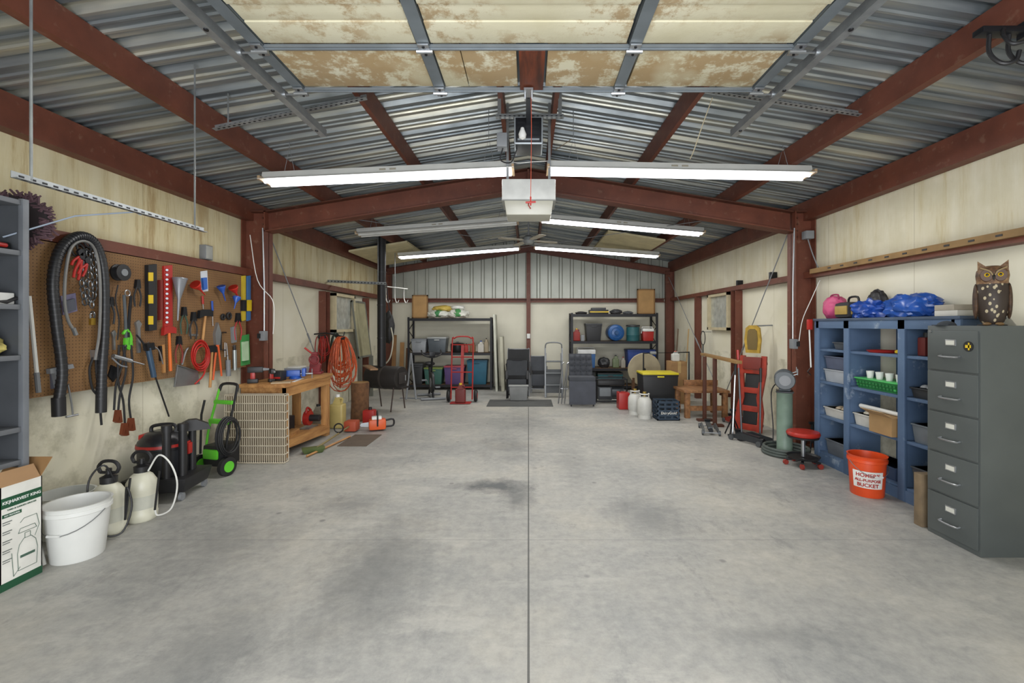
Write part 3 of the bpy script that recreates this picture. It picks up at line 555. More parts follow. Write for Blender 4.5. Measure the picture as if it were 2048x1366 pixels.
make('spanner','long adjustable steel wrench hanging by the green bolt cutter','wrench',(wy([(270,645),(276,640),(282,648),(279,656),(280,705),(275,706),(273,658)],.0,.018),CHR))
make('spanner','small open ended wrench hanging left of the green bolt cutter','wrench',(wy([(222,665),(228,660),(232,668),(229,674),(230,700),(226,700),(225,674)],.0,.014),CHR))
make('wire_brush','wire brush with wooden handle hanging between the hammer and dustpan','brush',[('handle',wy([(322,690),(328,689),(330,745),(325,746)],.0,.016),WOODZ),('bristles',wy([(318,692),(322,692),(324,722),(320,722)],.0,.02),BLKM)])
make('carpenter_square','thin steel square hanging above the red hose coil','square',(wy([(378,648),(382,648),(382,668),(396,668),(396,672),(378,672)],.0,.006),CHR))
make('c_clamp','black iron C-clamp hanging left of the oil cans','clamp',[('frame',wt([(452,665),(442,665),(442,700),(452,700)],.008,.02,0),BLKM),('screw',st((450,685),(450,714),.005,.02),CHR),peg(442,670,.02)])
make('bracket_tool','steel strap tool hanging between the tape rolls and oil cans','tool',(wy([(462,655),(470,652),(472,684),(464,686)],.0,.02),GRY))
make('outlet_box','grey electrical box high on the left wall above the pegboard corner','outlet',[(None,S().box((-3.62,5.0,2.26),(-3.55,5.12,2.42),.006),GRY),('cover',S().box((-3.552,5.01,2.27),(-3.546,5.11,2.41),.003),M('9a9b95'))])
for sg,lb in ((-1,'grey outlet box on the column beside the pegboard'),(1,'grey outlet box on the right column beside the blue shelving')):
    x=sg*3.33; z=1.36 if sg<0 else 1.26; make('outlet_box',lb,'outlet',[(None,S().box((x,5.62,z-.02),(x-sg*.06,5.71,z+.1),.006),GRY),('socket',S().box((x-.02,5.615,z+.01),(x+.02,5.62,z+.07)),BLK),('conduit',S().tube([(x-sg*.02,5.7,z+.1),(x-sg*.02,5.7,2.0),(x+sg*.0,5.7,2.75)],.009,8),CHR)])
make('power_cord','white cord drooping down the front of the pegboard column','cord',(S().tube([P(500,470,5.65),P(515,560,5.6),P(545,600,5.58),P(548,640,5.6),P(546,668,5.62)],.005,6,sm=5),WHT))
make('power_cord','white cord drooping beside the right column above the outlet','cord',(S().tube([P(1640,560,5.6),P(1622,600,5.6),P(1605,640,5.62),P(1598,682,5.62)],.005,6,sm=5),WHT))
make('wall_lamp_bracket','small grey junction box at the top of the right column','outlet',(S().box((3.42,5.6,2.6),(3.52,5.7,2.7),.008).tube([(3.47,5.65,2.6),(3.5,5.6,2.4),(3.55,5.55,2.2)],.007,6,sm=3),GRY))
# ================================================================ LEFT FLOOR
bx0,bx1,by0,by1=-3.3,-3.02,2.6,2.825
c=S(); c.box((bx0,by0,0),(bx1,by0+.006,.6)); c.box((bx0,by1-.006,0),(bx1,by1,.6)); c.box((bx0,by0,0),(bx0+.006,by1,.6)); c.box((bx1-.006,by0,0),(bx1,by1,.6)); c.box((bx0,by0,0),(bx1,by1,.006))
BR_=M('94714a')
fl=[('flap',S(TR((bx1,by0,.6),0,0,math.radians(-28))).box((-.004,.005,0),(0,.215,.09)),BR_),('flap',S(TR(((bx0+bx1)/2,by1,.6),0,math.radians(-35))).box((-.13,0,0),(.13,.004,.12)),BR_)]
def onx(x,y,z): return Matrix.Translation((x,y,z))@Matrix(((0,0,1,0),(1,0,0,0),(0,1,0,0),(0,0,0,1)))
GT=M('16492f'); xf=bx1+.0015; ym=(by0+by1)/2
pr=[('brand_band',S().box((bx1,by0+.004,.475),(xf,by1-.004,.535)),GT,[('lettering',text('KK|HARVEST KING',.0245,onx(xf+.001,ym,.506),bold=.0004),WHT)]),
 ('lettering',text('YARD & GARDEN SPRAYER',.013,onx(xf,ym,.46)),GT),
 ('feature_band',S().box((bx1,by0+.01,.42),(xf,by0+.11,.44)),GT,[('lettering',text('KEY FEATURES:',.012,onx(xf+.001,by0+.06,.43)),WHT)]),
 ('green_base',S().box((bx1,by0,.0),(xf,by1,.045)),GT)]
ill=S(onx(xf,ym+.03,.0)); 
for pts in ([(-.05,.08),(-.055,.18),(-.045,.23),(-.02,.26),(.02,.26),(.045,.23),(.055,.18),(.05,.08),(-.05,.08)],[(-.015,.26),(-.015,.29),(.015,.29),(.015,.26)],[(-.05,.3),(-.04,.325),(.04,.325),(.05,.3),(-.05,.3)],[(.04,.25),(.065,.31),(.05,.38),(-.02,.38),(-.04,.36)],[(-.04,.1),(-.075,.06),(-.085,.2)]):
    for a,b in zip(pts,pts[1:]): ill.cyl((a[0],a[1],0),(b[0],b[1],0),.0015,n=4)
ill.box((-.04,.15,-.0005),(.04,.165,.0008)); pr.append(('sprayer_drawing',ill,M('3f5a4c')))
for k in range(5): pr.append(('small_print',S().box((bx1,by0+.012,.39-k*.055),(xf-.0003,by0+.06,.396-k*.055)).box((bx1,by0+.012,.378-k*.055),(xf-.0003,by0+.05,.383-k*.055)),M('6b6f6c')))
make('carton','white carton printed with green words and a tank sprayer drawing, front left corner','box',[('carton_body',c,M('d2d1ca'))]+fl+pr)
def bucket(loc,r0,r1,h,mat,label,name='bucket',handle=True,extra=(),wall=.005):
    Mx=TR(loc); b=S(Mx).lathe([(0,0),(r0,0),(r0+.003,.005),(r1-.004,h-.06),(r1+.006,h-.055),(r1+.006,h-.03),(r1,h-.03),(r1+.004,h-.006),(r1+.008,h),(r1-wall,h),(r0-wall,.01),(0,.01)],n=40)
    p=[('pail',b,mat)]
    if handle:
        t=[(-(r1+.012)*math.cos(a),-(r1+.012)*math.sin(a)*.9,h-.05-math.sin(a)*(.12)) for a in [math.pi*k/14 for k in range(15)]]
        p.append(('wire_handle',S(Mx).tube(t,.003,6),CHR)); p.append(('grip',S(Mx).cyl(t[6],t[8],.009,n=8),WHT))
    return make(name,label,'bucket',p+list(extra))
bucket((-3.0,3.03,0),.132,.168,.365,M('d2d3cf',.4,0,.04),'large white plastic bucket beside the printed carton')
bucket((-3.42,3.36,0),.14,.165,.30,M('bec0bb',.45,0,.06),'smaller white basin against the wall behind the large white bucket','basin',False)
def sprayer(loc,hose,label,hm,k):
    Mx=TR(loc)@Matrix.Scale(k,4)
    t=S(Mx).lathe([(0,0),(.09,0),(.102,.015),(.104,.06),(.1,.07),(.1,.22),(.104,.24),(.098,.3),(.07,.35),(.045,.37),(.045,.385),(0,.385)],n=28)
    col=S(Mx).lathe([(.05,.375),(.052,.42),(.03,.43),(.018,.44),(.018,.48),(0,.48)])
    hd=S(Mx).tube([(-.06,0,.45),(-.075,0,.49),(-.04,0,.53),(.04,0,.53),(.075,0,.49),(.06,0,.45)],.012,8,sm=4); hd.cyl((-.06,0,.45),(.06,0,.45),.011,n=8)
    ho=S(Mx).tube(hose,.0065,7,sm=6)
    wd=S(Mx).cyl(hose[-1],(hose[-1][0]+.02,hose[-1][1]+.02,hose[-1][2]+.3),.008,n=6)
    make('tank_sprayer',label,'sprayer',[('tank',t,M('c4c2b0',.4,0,.06)),('collar',col,BLK),('pump_handle',hd,BLK),('hose',ho,hm),('wand',wd,BLK),('label_patch',S(Mx).lathe([(.1015,.1),(.1015,.2)],n=28),M('b5b5a8'))])
sprayer((-3.09,3.35,0),[(.05,0,.38),(.02,-.06,.52),(-.05,-.1,.42),(-.03,-.12,.2),(.05,-.12,.05),(.14,-.05,.03),(.17,.0,.2),(.13,.0,.34),(.12,.0,.1)],'white tank sprayer with black hose nearest the large bucket',BLK,1.0)
sprayer((-3.06,3.6,0),[(.05,0,.38),(.12,.02,.5),(.2,.04,.42),(.25,.04,.26),(.22,.02,.08),(.13,0,.03),(.12,-.02,.08)],'white tank sprayer with looping white hose beside the shop vacuum',M('d2d2cc'),1.0)
V=TR((-3.28,4.14,0),math.radians(8))
parts=[('tray',S(V).frust(-.24,.28,-.24,.2,.07,.2,.03,.02),BLK),('drum',S(V).lathe([(0,.16),(.17,.16),(.19,.2),(.195,.42),(0,.42)],(-.03,0,0),n=28),M('232427',.4)),
 ('lid',S(V).lathe([(.2,.42),(.205,.45),(.19,.5),(.14,.56),(.09,.58),(0,.58)],(-.03,0,0),n=28),M('1d1d20',.35)),
 ('red_band',S(V).lathe([(.206,.45),(.203,.475)],(-.03,0,.0),n=28).box((-.2,-.08,.5),(-.1,.05,.56),.02),RD),
 ('handle',S(V).tube([(-.14,0,.56),(-.12,0,.62),(.04,0,.63),(.08,0,.57)],.015,8,sm=5),BLK),
 ('lock_latch',S(V).box((.15,-.03,.36),(.19,.03,.46),.008),RD)]
for x,y in ((.1,-.19),(.19,-.12)): parts.append(('wand_tube',S(V).cyl((x,y,.12),(x,y,.62),.032,n=16).cyl((x,y,.6),(x,y,.66),.04,n=16),BLK))
parts.append(('floor_nozzle',S(V@TR((.17,.06,.56),.5)).prism([(-.14,0),(.14,0),(.12,.05),(.03,.1),(-.03,.1),(-.12,.05)],'y',-.04,.04).cyl((0,0,-.4),(0,0,.02),.03,n=12),BLK))
for x,y in ((-.17,-.19),(.22,-.19),(-.17,.16),(.22,.16)): parts.append(('caster',S(V).cyl((x-.012,y,.035),(x+.012,y,.035),.035,n=14).box((x-.015,y-.01,.035),(x+.015,y+.01,.09)),GRY))
make('shop_vacuum','black shop vacuum with thin red lid band and upright wands','vacuum',parts)
V=TR((-3.24,4.76,0),math.radians(-15))
parts=[]
for x in (-.16,.2): parts.append(('wheel',S(V).lathe([(0,-.025),(.07,-.025),(.095,-.02),(.095,.02),(.07,.025),(0,.025)],(x,-.08,.095),ax='x',n=24),BLK,[('wheel_hub',S(V).lathe([(0,-.03),(.055,-.03),(.06,0),(.055,.03),(0,.03)],(x,-.08,.095),ax='x',n=20),GRN)]))
for x in (-.12,.14): parts.append(('frame_rail',S(V).tube([(x,-.05,.08),(x,-.02,.4),(x*.9,.1,.85)],.012,8,sm=4),BLK if x>0 else GRN))
parts+= [('motor_housing',S(V).box((-.1,-.1,.08),(.13,.14,.3),.03),BLK),('front_panel',S(V).box((-.08,-.12,.16),(.11,-.09,.26),.02),GRN),('handle_grip',S(V).tube([(-.11,.1,.83),(-.08,.12,.9),(.1,.12,.9),(.125,.1,.83)],.015,8,sm=4),BLK),('cross_bracket',S(V).box((-.12,-.02,.5),(.14,.03,.55),.012),GRN),('top_bracket',S(V).box((-.11,.03,.7),(.13,.07,.74),.01),GRN)]
rc=S(V)
for k in range(6): rc.torus((.17+.012*k,-.06,.4),.12-.008*(k%3),.009,'x',24,6,(1,1.6))
parts.append(('hose_coil',rc,BLK)); parts.append(('spray_gun',S(V).tube([(-.14,-.04,.75),(-.16,-.06,.6),(-.15,-.08,.2)],.011,8),BLK))
make('pressure_washer','lime green and black electric pressure washer with coiled hose','pressure washer',parts)
# workbench
BX0,BX1,BY0,BY1,BZ=-3.3,-2.76,5.16,6.42,.86
parts=[('bench_top',S().box((BX0,BY0,BZ-.04),(BX1,BY1,BZ),.004),WOOD),('apron',S().box((BX0+.02,BY0+.03,BZ-.15),(BX1-.02,BY0+.06,BZ-.04)),WOOD),('apron',S().box((BX1-.05,BY0+.03,BZ-.15),(BX1-.02,BY1-.03,BZ-.04)),WOOD)]
for x,y in ((BX0+.03,BY0+.05),(BX1-.11,BY0+.05),(BX0+.03,BY1-.13),(BX1-.11,BY1-.13)): parts.append(('leg',S().box((x,y,0),(x+.085,y+.085,BZ-.04),.003),WOODZ))
parts.append(('lower_shelf',S().box((BX0+.03,BY0+.05,.12),(BX1-.03,BY1-.05,.15)),WOOD)); parts.append(('end_brace',S(TR((BX1-.03,BY1-.1,.02))).prism([(-1.1,.1),(-1.1,.19),(0,.12),(0,.03)],'x',0,.03),WOOD))
make('workbench','pale wooden workbench beside the left steel column','workbench',parts)
CG=M('c0b6a2',.45,.2)
def cagep(y):
    s=S()
    for k in range(28): s.cyl((-3.36+k*.0245,y,.01),(-3.36+k*.0245,y,.76),.005,n=5)
    for k in range(9): s.cyl((-3.36,y,.01+k*.0937),(-2.7,y,.01+k*.0937),.007,n=5)
    return s
s3=S()
for k in range(9):
    for x in (-3.36,-2.7): s3.cyl((x,5.03,.01+k*.0925),(x,5.115,.01+k*.0925),.006,n=5)
make('wire_cage','folded wire pet crate standing against the end of the workbench','cage',[('wire_panel',cagep(5.03),CG),('wire_panel',cagep(5.115),CG),('side_wires',s3,CG),('pan',S().box((-3.35,5.06,.02),(-2.71,5.09,.74)),M('7d6f5a',.7))])
Dr=TR((-3.17,5.3,BZ),.4)
make('impact_driver','red and black cordless drill lying on the near end of the workbench','drill',[('body',S(Dr).box((-.09,-.03,.12),(.07,.03,.19),.015),BLK),('chuck',S(Dr).cyl((.07,0,.155),(.13,0,.155),.02,.012),GRY),('grip',S(Dr).box((-.06,-.022,.04),(-.01,.022,.13),.012),RD),('battery',S(Dr).box((-.09,-.035,0),(.02,.035,.05),.01),BLK)])
make('battery_charger','black charger with red stripe behind the drill on the workbench','charger',[(None,S().box((-3.12,5.46,BZ),(-2.97,5.59,BZ+.12),.012),BLK),('stripe',S().box((-3.115,5.455,BZ+.03),(-2.98,5.465,BZ+.05)),RD)])
Dr=TR((-3.02,5.36,BZ),-.8)
make('impact_driver','second small black and red cordless driver on the workbench','drill',[('body',S(Dr).box((-.07,-.025,.1),(.05,.025,.16),.015),BLK),('chuck',S(Dr).cyl((.05,0,.13),(.1,0,.13),.016,.01),GRY),('grip',S(Dr).box((-.05,-.02,.03),(-.01,.02,.11),.01),RD),('battery',S(Dr).box((-.07,-.03,0),(.01,.03,.04),.008),BLK)])
vp=TR((-2.93,5.72,BZ),.3); VB=M('2450a4',.4)
make('bench_vise','blue bench vise bolted on the workbench edge','vise',[('base',S(vp).lathe([(0,0),(.07,0),(.07,.02),(.045,.04),(0,.04)]),VB),('body',S(vp).box((-.14,-.05,.03),(.06,.05,.11),.012),VB),('jaw',S(vp).box((.08,-.055,.03),(.12,.055,.13),.006),VB),('screw',S(vp).cyl((.06,0,.06),(.2,0,.06),.012).cyl((.19,0,.0),(.19,0,.12),.006,n=8),CHR)])
make('plastic_bin','clear grey plastic bin with papers on the workbench','bin',[('bin',S().frust(-3.2,-2.98,5.95,6.2,BZ,BZ+.11,.015,.006),M('8f969d',.3)),('contents',S().box((-3.17,5.98,BZ+.1),(-3.02,6.17,BZ+.125)),M('d2d0c6'))])
make('cardboard_scrap','flat torn carton piece on the near corner of the workbench','cardboard',(S(TR((-2.88,5.3,BZ),.4)).box((-.1,-.07,0),(.1,.07,.012)),M('a99474')))
make('ruler','white ruler lying across the workbench','ruler',(S(TR((-2.82,5.58,BZ),.2)).box((-.02,-.2,0),(.015,.2,.004)),WHT))
gp=TR((-2.95,6.3,BZ),.2); DR=M('7a2226')
make('drill_press_vise','dark red cast vise at the far end of the workbench','vise',[('base',S(gp).box((-.09,-.08,0),(.09,.08,.03),.006),DR),('body',S(gp).prism([(-.08,.03),(.06,.03),(.07,.12),(.02,.18),(.03,.3),(-.04,.3),(-.06,.16)],'y',-.045,.045),DR),('wheel',S(gp).torus((.0,-.08,.2),.06,.01,'y'),DR),('handle',S(gp).cyl((-.03,0,.27),(-.14,0,.36),.012),RD)])
gp=TR((-2.98,6.15,.15))
make('circular_saw','red circular saw stored on the lower bench shelf','saw',[('guard',S(gp).lathe([(0,-.03),(.1,-.03),(.1,.03),(0,.03)],(0,0,.13),ax='x'),RD),('motor',S(gp).cyl((.03,0,.13),(.16,0,.13),.045),BLK),('handle',S(gp).tube([(0,-.06,.2),(0,-.02,.27),(0,.08,.22)],.015,8,sm=4),RD),('shoe',S(gp).box((-.07,-.13,.0),(.08,.13,.012)),CHR)])
make('wood_offcut','short wood offcut lying on the lower bench shelf','wood',(S(TR((-2.98,5.7,.15),.2)).box((-.05,-.2,0),(.05,.2,.05),.003),WOOD))
make('tool_box','black tool box standing on the lower bench shelf behind the wood offcut','toolbox',[(None,S().box((-3.26,5.6,.151),(-3.08,6.0,.35),.012),BLK),('handle',S().tube([(-3.17,5.7,.34),(-3.17,5.72,.39),(-3.17,5.88,.39),(-3.17,5.9,.34)],.01,6),GRY)])
a=Vector((-2.56,5.5,.05)); b=Vector((-2.56,6.56,.09))
make('string_trimmer','long string trimmer with green head lying on the floor past the workbench','trimmer',[('shaft',S().cyl(a,b,.012),M('7d6e45',.5)),('head_guard',S(TR(a+Vector((-.02,-.02,-.05)),.5)).frust(-.14,.12,-.08,.08,0,.06,.03,.012),M('505e34')),('handle_loop',S().torus(a.lerp(b,.6)+Vector((0,0,.07)),.06,.01,'y'),BLK),('engine',S(TR(b)).box((-.08,-.08,-.08),(.1,.1,.07),.03),M('a0452a'))])
a=Fl(596,914)+Vector((0,0,.02)); b=Fl(690,876)+Vector((0,0,.02))
make('wood_strip','yellowish wooden strip lying on the floor beside the string trimmer','wood',(S().tube([a+Vector((.12,-.04,0)),b+Vector((.07,0,0))],.014,4),WOOD))
cp=TR((-2.22,6.62,0),math.radians(200))
make('chainsaw','orange chainsaw with white top and steel bar resting on the floor','chainsaw',[('body',S(cp).box((-.14,-.08,.02),(.1,.09,.17),.035),ORG),('top_cover',S(cp).box((-.08,-.05,.15),(.06,.06,.21),.02),WHT),('handle',S(cp).tube([(-.02,-.11,.06),(-.02,-.09,.25),(-.02,.09,.26),(-.02,.11,.08)],.011,8,sm=4),BLK),('rear_handle',S(cp).tube([(-.13,0,.14),(-.24,0,.15),(-.24,0,.06),(-.13,0,.05)],.014,8,sm=3),BLK),('guide_bar',S(cp).prism([(.08,.06),(.2,.07),(.22,.09),(.2,.12),(.08,.13)],'y',-.005,.005),CHR)])
make('gas_can','small red fuel can on the floor behind the chainsaw','can',[('body',S().box((-2.56,7.0,0),(-2.38,7.14,.22),.025),RD),('cap',S().cyl((-2.46,7.07,.22),(-2.46,7.07,.26),.025),BLK)])
def jug(loc,w,d,h,mat,label,capm=None,name='jug'):
    Mx=TR(loc); b=S(Mx).box((-w/2,-d/2,0),(w/2,d/2,h*.72),w*.14,3); b.frust(-w*.14,w*.14,-w*.14,w*.14,h*.7,h*.92,-w*.16)
    make(name,label,'jug',[('body',b,mat),('cap',S(Mx).cyl((0,0,h*.9),(0,0,h),w*.15),capm or BLK),('handle',S(Mx).tube([(w*.25,0,h*.7),(w*.36,0,h*.86),(w*.12,0,h*.88)],w*.07,6,sm=3),mat)])
jug((-2.85,6.8,0),.2,.16,.5,M('ab9a60',.4),'tall yellowish plastic jug behind the workbench leg',WHT)
jug((-3.12,6.75,0),.18,.15,.36,M('8f8878',.4),'shorter grey brown jug left of the tall yellowish one',BLK)
lg=TR((-2.72,7.35,0))
make('log_stump','upright sawn log used as a chopping block by the stove','log',[('bark',S(lg).lathe([(0,0),(.14,0),(.145,.03),(.135,.3),(.14,.6),(.135,.61),(0,.61)],n=18),M('5f4128',.9,0,.35,14,.8)),('sawn_face',S(TR((-2.72,7.35,.605))).lathe([(0,0),(.13,0),(.13,.01),(0,.01)],n=18),M('a07e50'))])
make('floor_mat','small brown mat on the floor near the trimmer','mat',(S().box((-2.42,5.75,0),(-2.05,6.35,.008)),M('5e5246',.9)))
def cordbundle(c,R,n,mat,label,sq=1.6,r=.008):
    s=S()
    for k in range(n):
        pts=[]; ph=random.uniform(0,.6); a=random.uniform(-.5,.5)+(math.pi/2 if k%3==0 else 0); rr=R*random.uniform(.6,1.1); L=rr*sq*random.uniform(.9,1.4); ox=random.uniform(-.05,.05)
        for j in range(20):
            t=2*math.pi*j/20; u=rr*math.sin(t)*(1-.35*math.cos(t)); z=L*math.cos(t)
            pts.append(c+Vector((u*math.cos(a)+ox,u*math.sin(a)+.02*math.sin(3*t+ph),z-L+R*.6)))
        s.tube(pts,r,5,closed=True)
    make('extension_cord',label,'cord',[('loops',s,mat),('tie',S().cyl(c+Vector((-.06,0,R*.45)),c+Vector((.06,0,R*.45)),.03,n=10),BLK)])
cordbundle(Vector((-3.13,7.62,1.22)),.2,34,M('b9522a',.5,0,.3,20),'thick messy bundle of orange extension cords hanging by the workbench')
cordbundle(Vector((-3.38,7.45,1.3)),.1,7,M('8e1f18',.5),'small red cord bundle behind the orange cords')
make('cord_hanger','black wall arm holding the orange extension cords','hook',(S().tube([(-3.6,7.64,1.38),(-3.4,7.64,1.4),(-3.1,7.62,1.34),(-3.08,7.62,1.42)],.012,8),BLK))
make('green_hose','black and green garden hose coil behind the orange cords','hose',[('coil',S().torus((-3.43,8.1,1.15),.16,.02,'x',24,8,(1,1.5)).torus((-3.46,8.12,1.13),.14,.02,'x',24,8,(1,1.6)),M('28352a')),('hook',S().cyl((-3.62,8.1,1.39),(-3.42,8.1,1.39),.012,n=8),GRY)])
sp=TR((-2.6,8.3,0),math.radians(-20)); SB=M('2e2b29',.6,.3)
parts=[('barrel',S(sp).lathe([(0,-.34),(.2,-.34),(.21,-.32),(.21,.32),(.2,.34),(0,.34)],(0,0,.58),ax='x',n=28),SB),('door',S(sp).box((.34,-.1,.48),(.36,.1,.68),.004),M('3a3634',.6,.3)),('handle',S(sp).cyl((.37,.07,.53),(.37,.07,.63),.01,n=8),CHR),('ash_lip',S(sp).box((.32,-.12,.4),(.42,.12,.43)),SB),('lid_band',S(sp).lathe([(.214,-.02),(.214,.02)],(0,0,.58),ax='x',n=28),M('4a4542',.5,.4))]
for x in (-.26,.26):
    for y in (-.16,.16): parts.append(('leg',S(sp).cyl((x,y*.8,.42),(x,y*1.3,0),.012,n=8),M('3c2f29')))
make('wood_stove','black barrel wood stove on thin legs with a side door','stove',parts)
pi=S().cyl((-2.68,8.3,.78),(-2.68,8.3,rz(-2.68)-.01),.075,n=20); rg=S()
for z in (1.3,1.9,2.5): rg.cyl((-2.68,8.3,z-.01),(-2.68,8.3,z+.01),.08,n=20)
make('stove_pipe','tall black stove pipe rising from the barrel stove to the roof','stove pipe',(pi.add(rg,M('2a2a2c',.4,.4)),M('1d1d1f',.5,.3)))
make('plank','weathered plank laid across the log and barrel stove','board',(S(TR((-2.7,7.75,.8),math.radians(-62))).box((-.42,-.06,0),(.42,.06,.025),.002),M('866543')))
LS=TR((-3.42,9.5,.9),0,0,math.radians(-7)); LF=M('6e6f66')
make('leaning_screen','tan framed screen panel leaning on the left wall beyond the window','panel',[('mesh',S(LS).box((0,-.33,0),(.012,.33,1.1)),M('9a9577',.8)),('frame',S(LS).box((-.005,-.37,-.04),(.02,-.33,1.14)).box((-.005,.33,-.04),(.02,.37,1.14)).box((-.005,-.37,1.1),(.02,.37,1.14)).box((-.005,-.37,-.04),(.02,.37,0)),LF),('foot',S().box((-3.44,9.15,0),(-3.36,9.2,.87)),LF),('foot',S().box((-3.44,9.8,0),(-3.36,9.85,.87)),LF)])
for k,(x,h_,c,lb) in enumerate(((-3.3,1.3,'7a5834','tallest brown board leaning in the left rear corner'),(-3.12,1.12,'946e42','middle brown board leaning in the left rear corner'),(-2.98,.98,'64442a','shortest brown board leaning in the left rear corner'))):
    make('leaning_board',lb,'board',(S(TR((x,10.9+k*.04,0),0,math.radians(-6))).box((0,0,0),(.1,.02,h_),.002),M(c,.7,0,.2,4)))
s=S(); s.sph((0,0,0),(.12,.07,.32),amp=.15,seed=2); s.bm.transform(TR(P(777,655,9.3)))
make('hanging_bag','black hanging gear bag behind the stove pipe','bag',[('bag',s,BLK),('strap',S().tube([P(770,632,9.3),P(768,600,9.3),P(772,565,9.3),P(776,600,9.3),P(780,632,9.3)],.01,6,sm=4),BLK)])
s=S(); s.sph((0,0,0),(.03,.05,.3),amp=.1,seed=4); s.bm.transform(TR(P(761,655,9.0)))
make('hanging_vest','yellow safety vest strip hanging beside the stove pipe','vest',[('cloth',s,M('cfa52a')),('loop',S().cyl(P(761,628,9.0),P(761,575,9.0),.005,n=6),BLK)])
make('hanging_rope','pale rope hanging in a long loop right of the stove pipe','rope',(S().tube([P(772,590,9.1),P(766,640,9.1),P(758,700,9.1),P(766,728,9.1),P(780,715,9.1),P(786,680,9.1),P(782,655,9.1)],.013,8,sm=6),M('b9b6a6')))
s=S(); s.cyl(P(762,572,9.4),P(815,578,9.4),.012,n=8); hk=[('bar',s,WHT)]
for px in (772,790,808): hk.append(('hook',S().tube([P(px,576,9.4),P(px,596,9.4),P(px+4,606,9.35),P(px+8,600,9.35)],.008,6,sm=3),WHT))
q=P(790,575,9.4); hk.append(('ceiling_rod',S().cyl(q,(q.x,9.4,rz(q.x)-.01),.008,n=6),GRY))
make('hook_bar','white bar with three hooks hung near the left rear corner','hook',hk)
# ================================================================ REAR
BRK=M('1e1e22',.5,.3)
def rack(x0,x1,y0,y1,zt,zs,label):
    p=[]
    for x in (x0,x1-.05):
        for y in (y0,y1-.04): p.append(('post',S().prism([(x,y),(x+.05,y),(x+.05,y+.006),(x+.006,y+.006),(x+.006,y+.04),(x,y+.04)],'z',0,zt+.03),BRK))
    for z in zs: p.append(('shelf',S().box((x0+.01,y0+.01,z-.014),(x1-.01,y1-.01,z)),M('6a5036',.8),[('shelf_beam',S().box((x0,y0-.004,z-.055),(x1,y0+.016,z+.004)),BRK),('shelf_beam',S().box((x0,y1-.02,z-.055),(x1,y1,z+.004)),BRK)]))
    for x in (x0+.02,x1-.03):
        pts=[(x,(y0+.02) if k%2 else (y1-.02),.1+k*(zt-.2)/8) for k in range(9)]
        p.append(('side_brace',S().tube(pts,.012,5),BRK))
    make('storage_rack',label,'rack',p)
rack(-2.86,-.86,10.75,11.25,1.69,(.12,.875,1.69),'black steel storage rack at the left of the rear wall')
rack(1.0,3.05,10.7,11.25,1.79,(.10,.51,1.15,1.79),'black steel storage rack at the right of the rear wall')
def tote(px0,px1,Y,z0,h,dep,mat,lid,label,name='storage_tote',cat='tote'):
    x0,x1=Xp(px0,Y),Xp(px1,Y); t=min(.03,(x1-x0)*.08); z0+=.001
    p=[('tub',S().frust(x0,x1,Y,Y+dep,z0,z0+h-.03,t,.008),mat),('lid',S().box((x0-.008,Y-.008,z0+h-.035),(x1+.008,Y+dep+.008,z0+h),.01),lid),('rim',S().box((x0-.004,Y-.004,z0+h-.06),(x1+.004,Y+dep+.004,z0+h-.04),.003),mat),('grip',S().box(((x0+x1)/2-.06,Y-.014,z0+h-.08),((x0+x1)/2+.06,Y+.01,z0+h-.055),.004),lid)]
    make(name,label,cat,p)
def blobbag(px0,px1,Y,z0,h,ry,mat,label,name='bag',cat='bag',seed=1,band=None):
    x0,x1=Xp(px0,Y),Xp(px1,Y); c=((x0+x1)/2,Y+ry,z0+h*.45)
    s=S().sph(c,((x1-x0)/2,ry,h*.52),amp=.16,flat=h*.45,seed=seed); p=[('sack',s,mat)]
    if band: p.append(('printed_band',S().sph((c[0],c[1]-.01,c[2]+.005),((x1-x0)*.28,ry*1.0,h*.52),amp=.12,flat=h*.3,seed=seed),band))
    make(name,label,cat,p)
blobbag(852,898,10.85,1.69,.22,.2,M('c4c6bc'),'white and green garden sack at the left on the left rack','sack','sack',3,M('3e7b4c'))
blobbag(892,936,10.85,1.69,.24,.2,M('ccccc2'),'white and green garden sack at the right on the left rack','sack','sack',5,M('4a8a50'))
blobbag(862,905,10.95,1.86,.16,.17,M('b8a04a'),'yellow print sack lying over the two garden sacks','sack','sack',8)
blobbag(900,928,10.95,1.9,.12,.14,M('d2d2cc'),'small white sack on top of the garden sacks','sack','sack',9)
def board(px0,px1,py0,z0,Y,mat,fm,label):
    x0,x1=Xp(px0,Y),Xp(px1,Y); z1=Zp(py0,Y)
    make('framed_board',label,'board',[('board',S().box((x0+.03,Y,z0+.03),(x1-.03,Y+.015,z1-.03)),mat),('frame',S().box((x0,Y-.01,z0),(x1,Y+.02,z0+.03)).box((x0,Y-.01,z1-.03),(x1,Y+.02,z1)).box((x0,Y-.01,z0),(x0+.03,Y+.02,z1)).box((x1-.03,Y-.01,z0),(x1,Y+.02,z1)),fm)])
board(824,856,590,1.694,11.15,TAN,M('7c5a30'),'tan framed cork board standing on top of the left rack')
board(1274,1310,578,1.794,11.15,TAN,M('7c5a30'),'tan framed cork board standing on top of the right rack')
tote(822,852,10.8,.875,.33,.4,M('85898d',.4),M('6c7074'),'light grey tote on the middle shelf of the left rack')
tote(855,892,10.8,.875,.37,.4,M('4c5359',.4),M('989b9a'),'dark grey tote with pale lid on the middle shelf of the left rack')
s=S(TR((Xp(915,10.95),10.98,.876))).lathe([(0,0),(.14,0),(.17,.05),(.17,.2),(.15,.22),(0,.24)])
make('stock_pot','black lidded roasting pot on the left rack middle shelf','pot',[('pot',s,BLKM),('knob',S(TR((Xp(915,10.95),10.98,1.11))).lathe([(0,0),(.02,0),(.025,.03),(0,.035)]),CHR)])
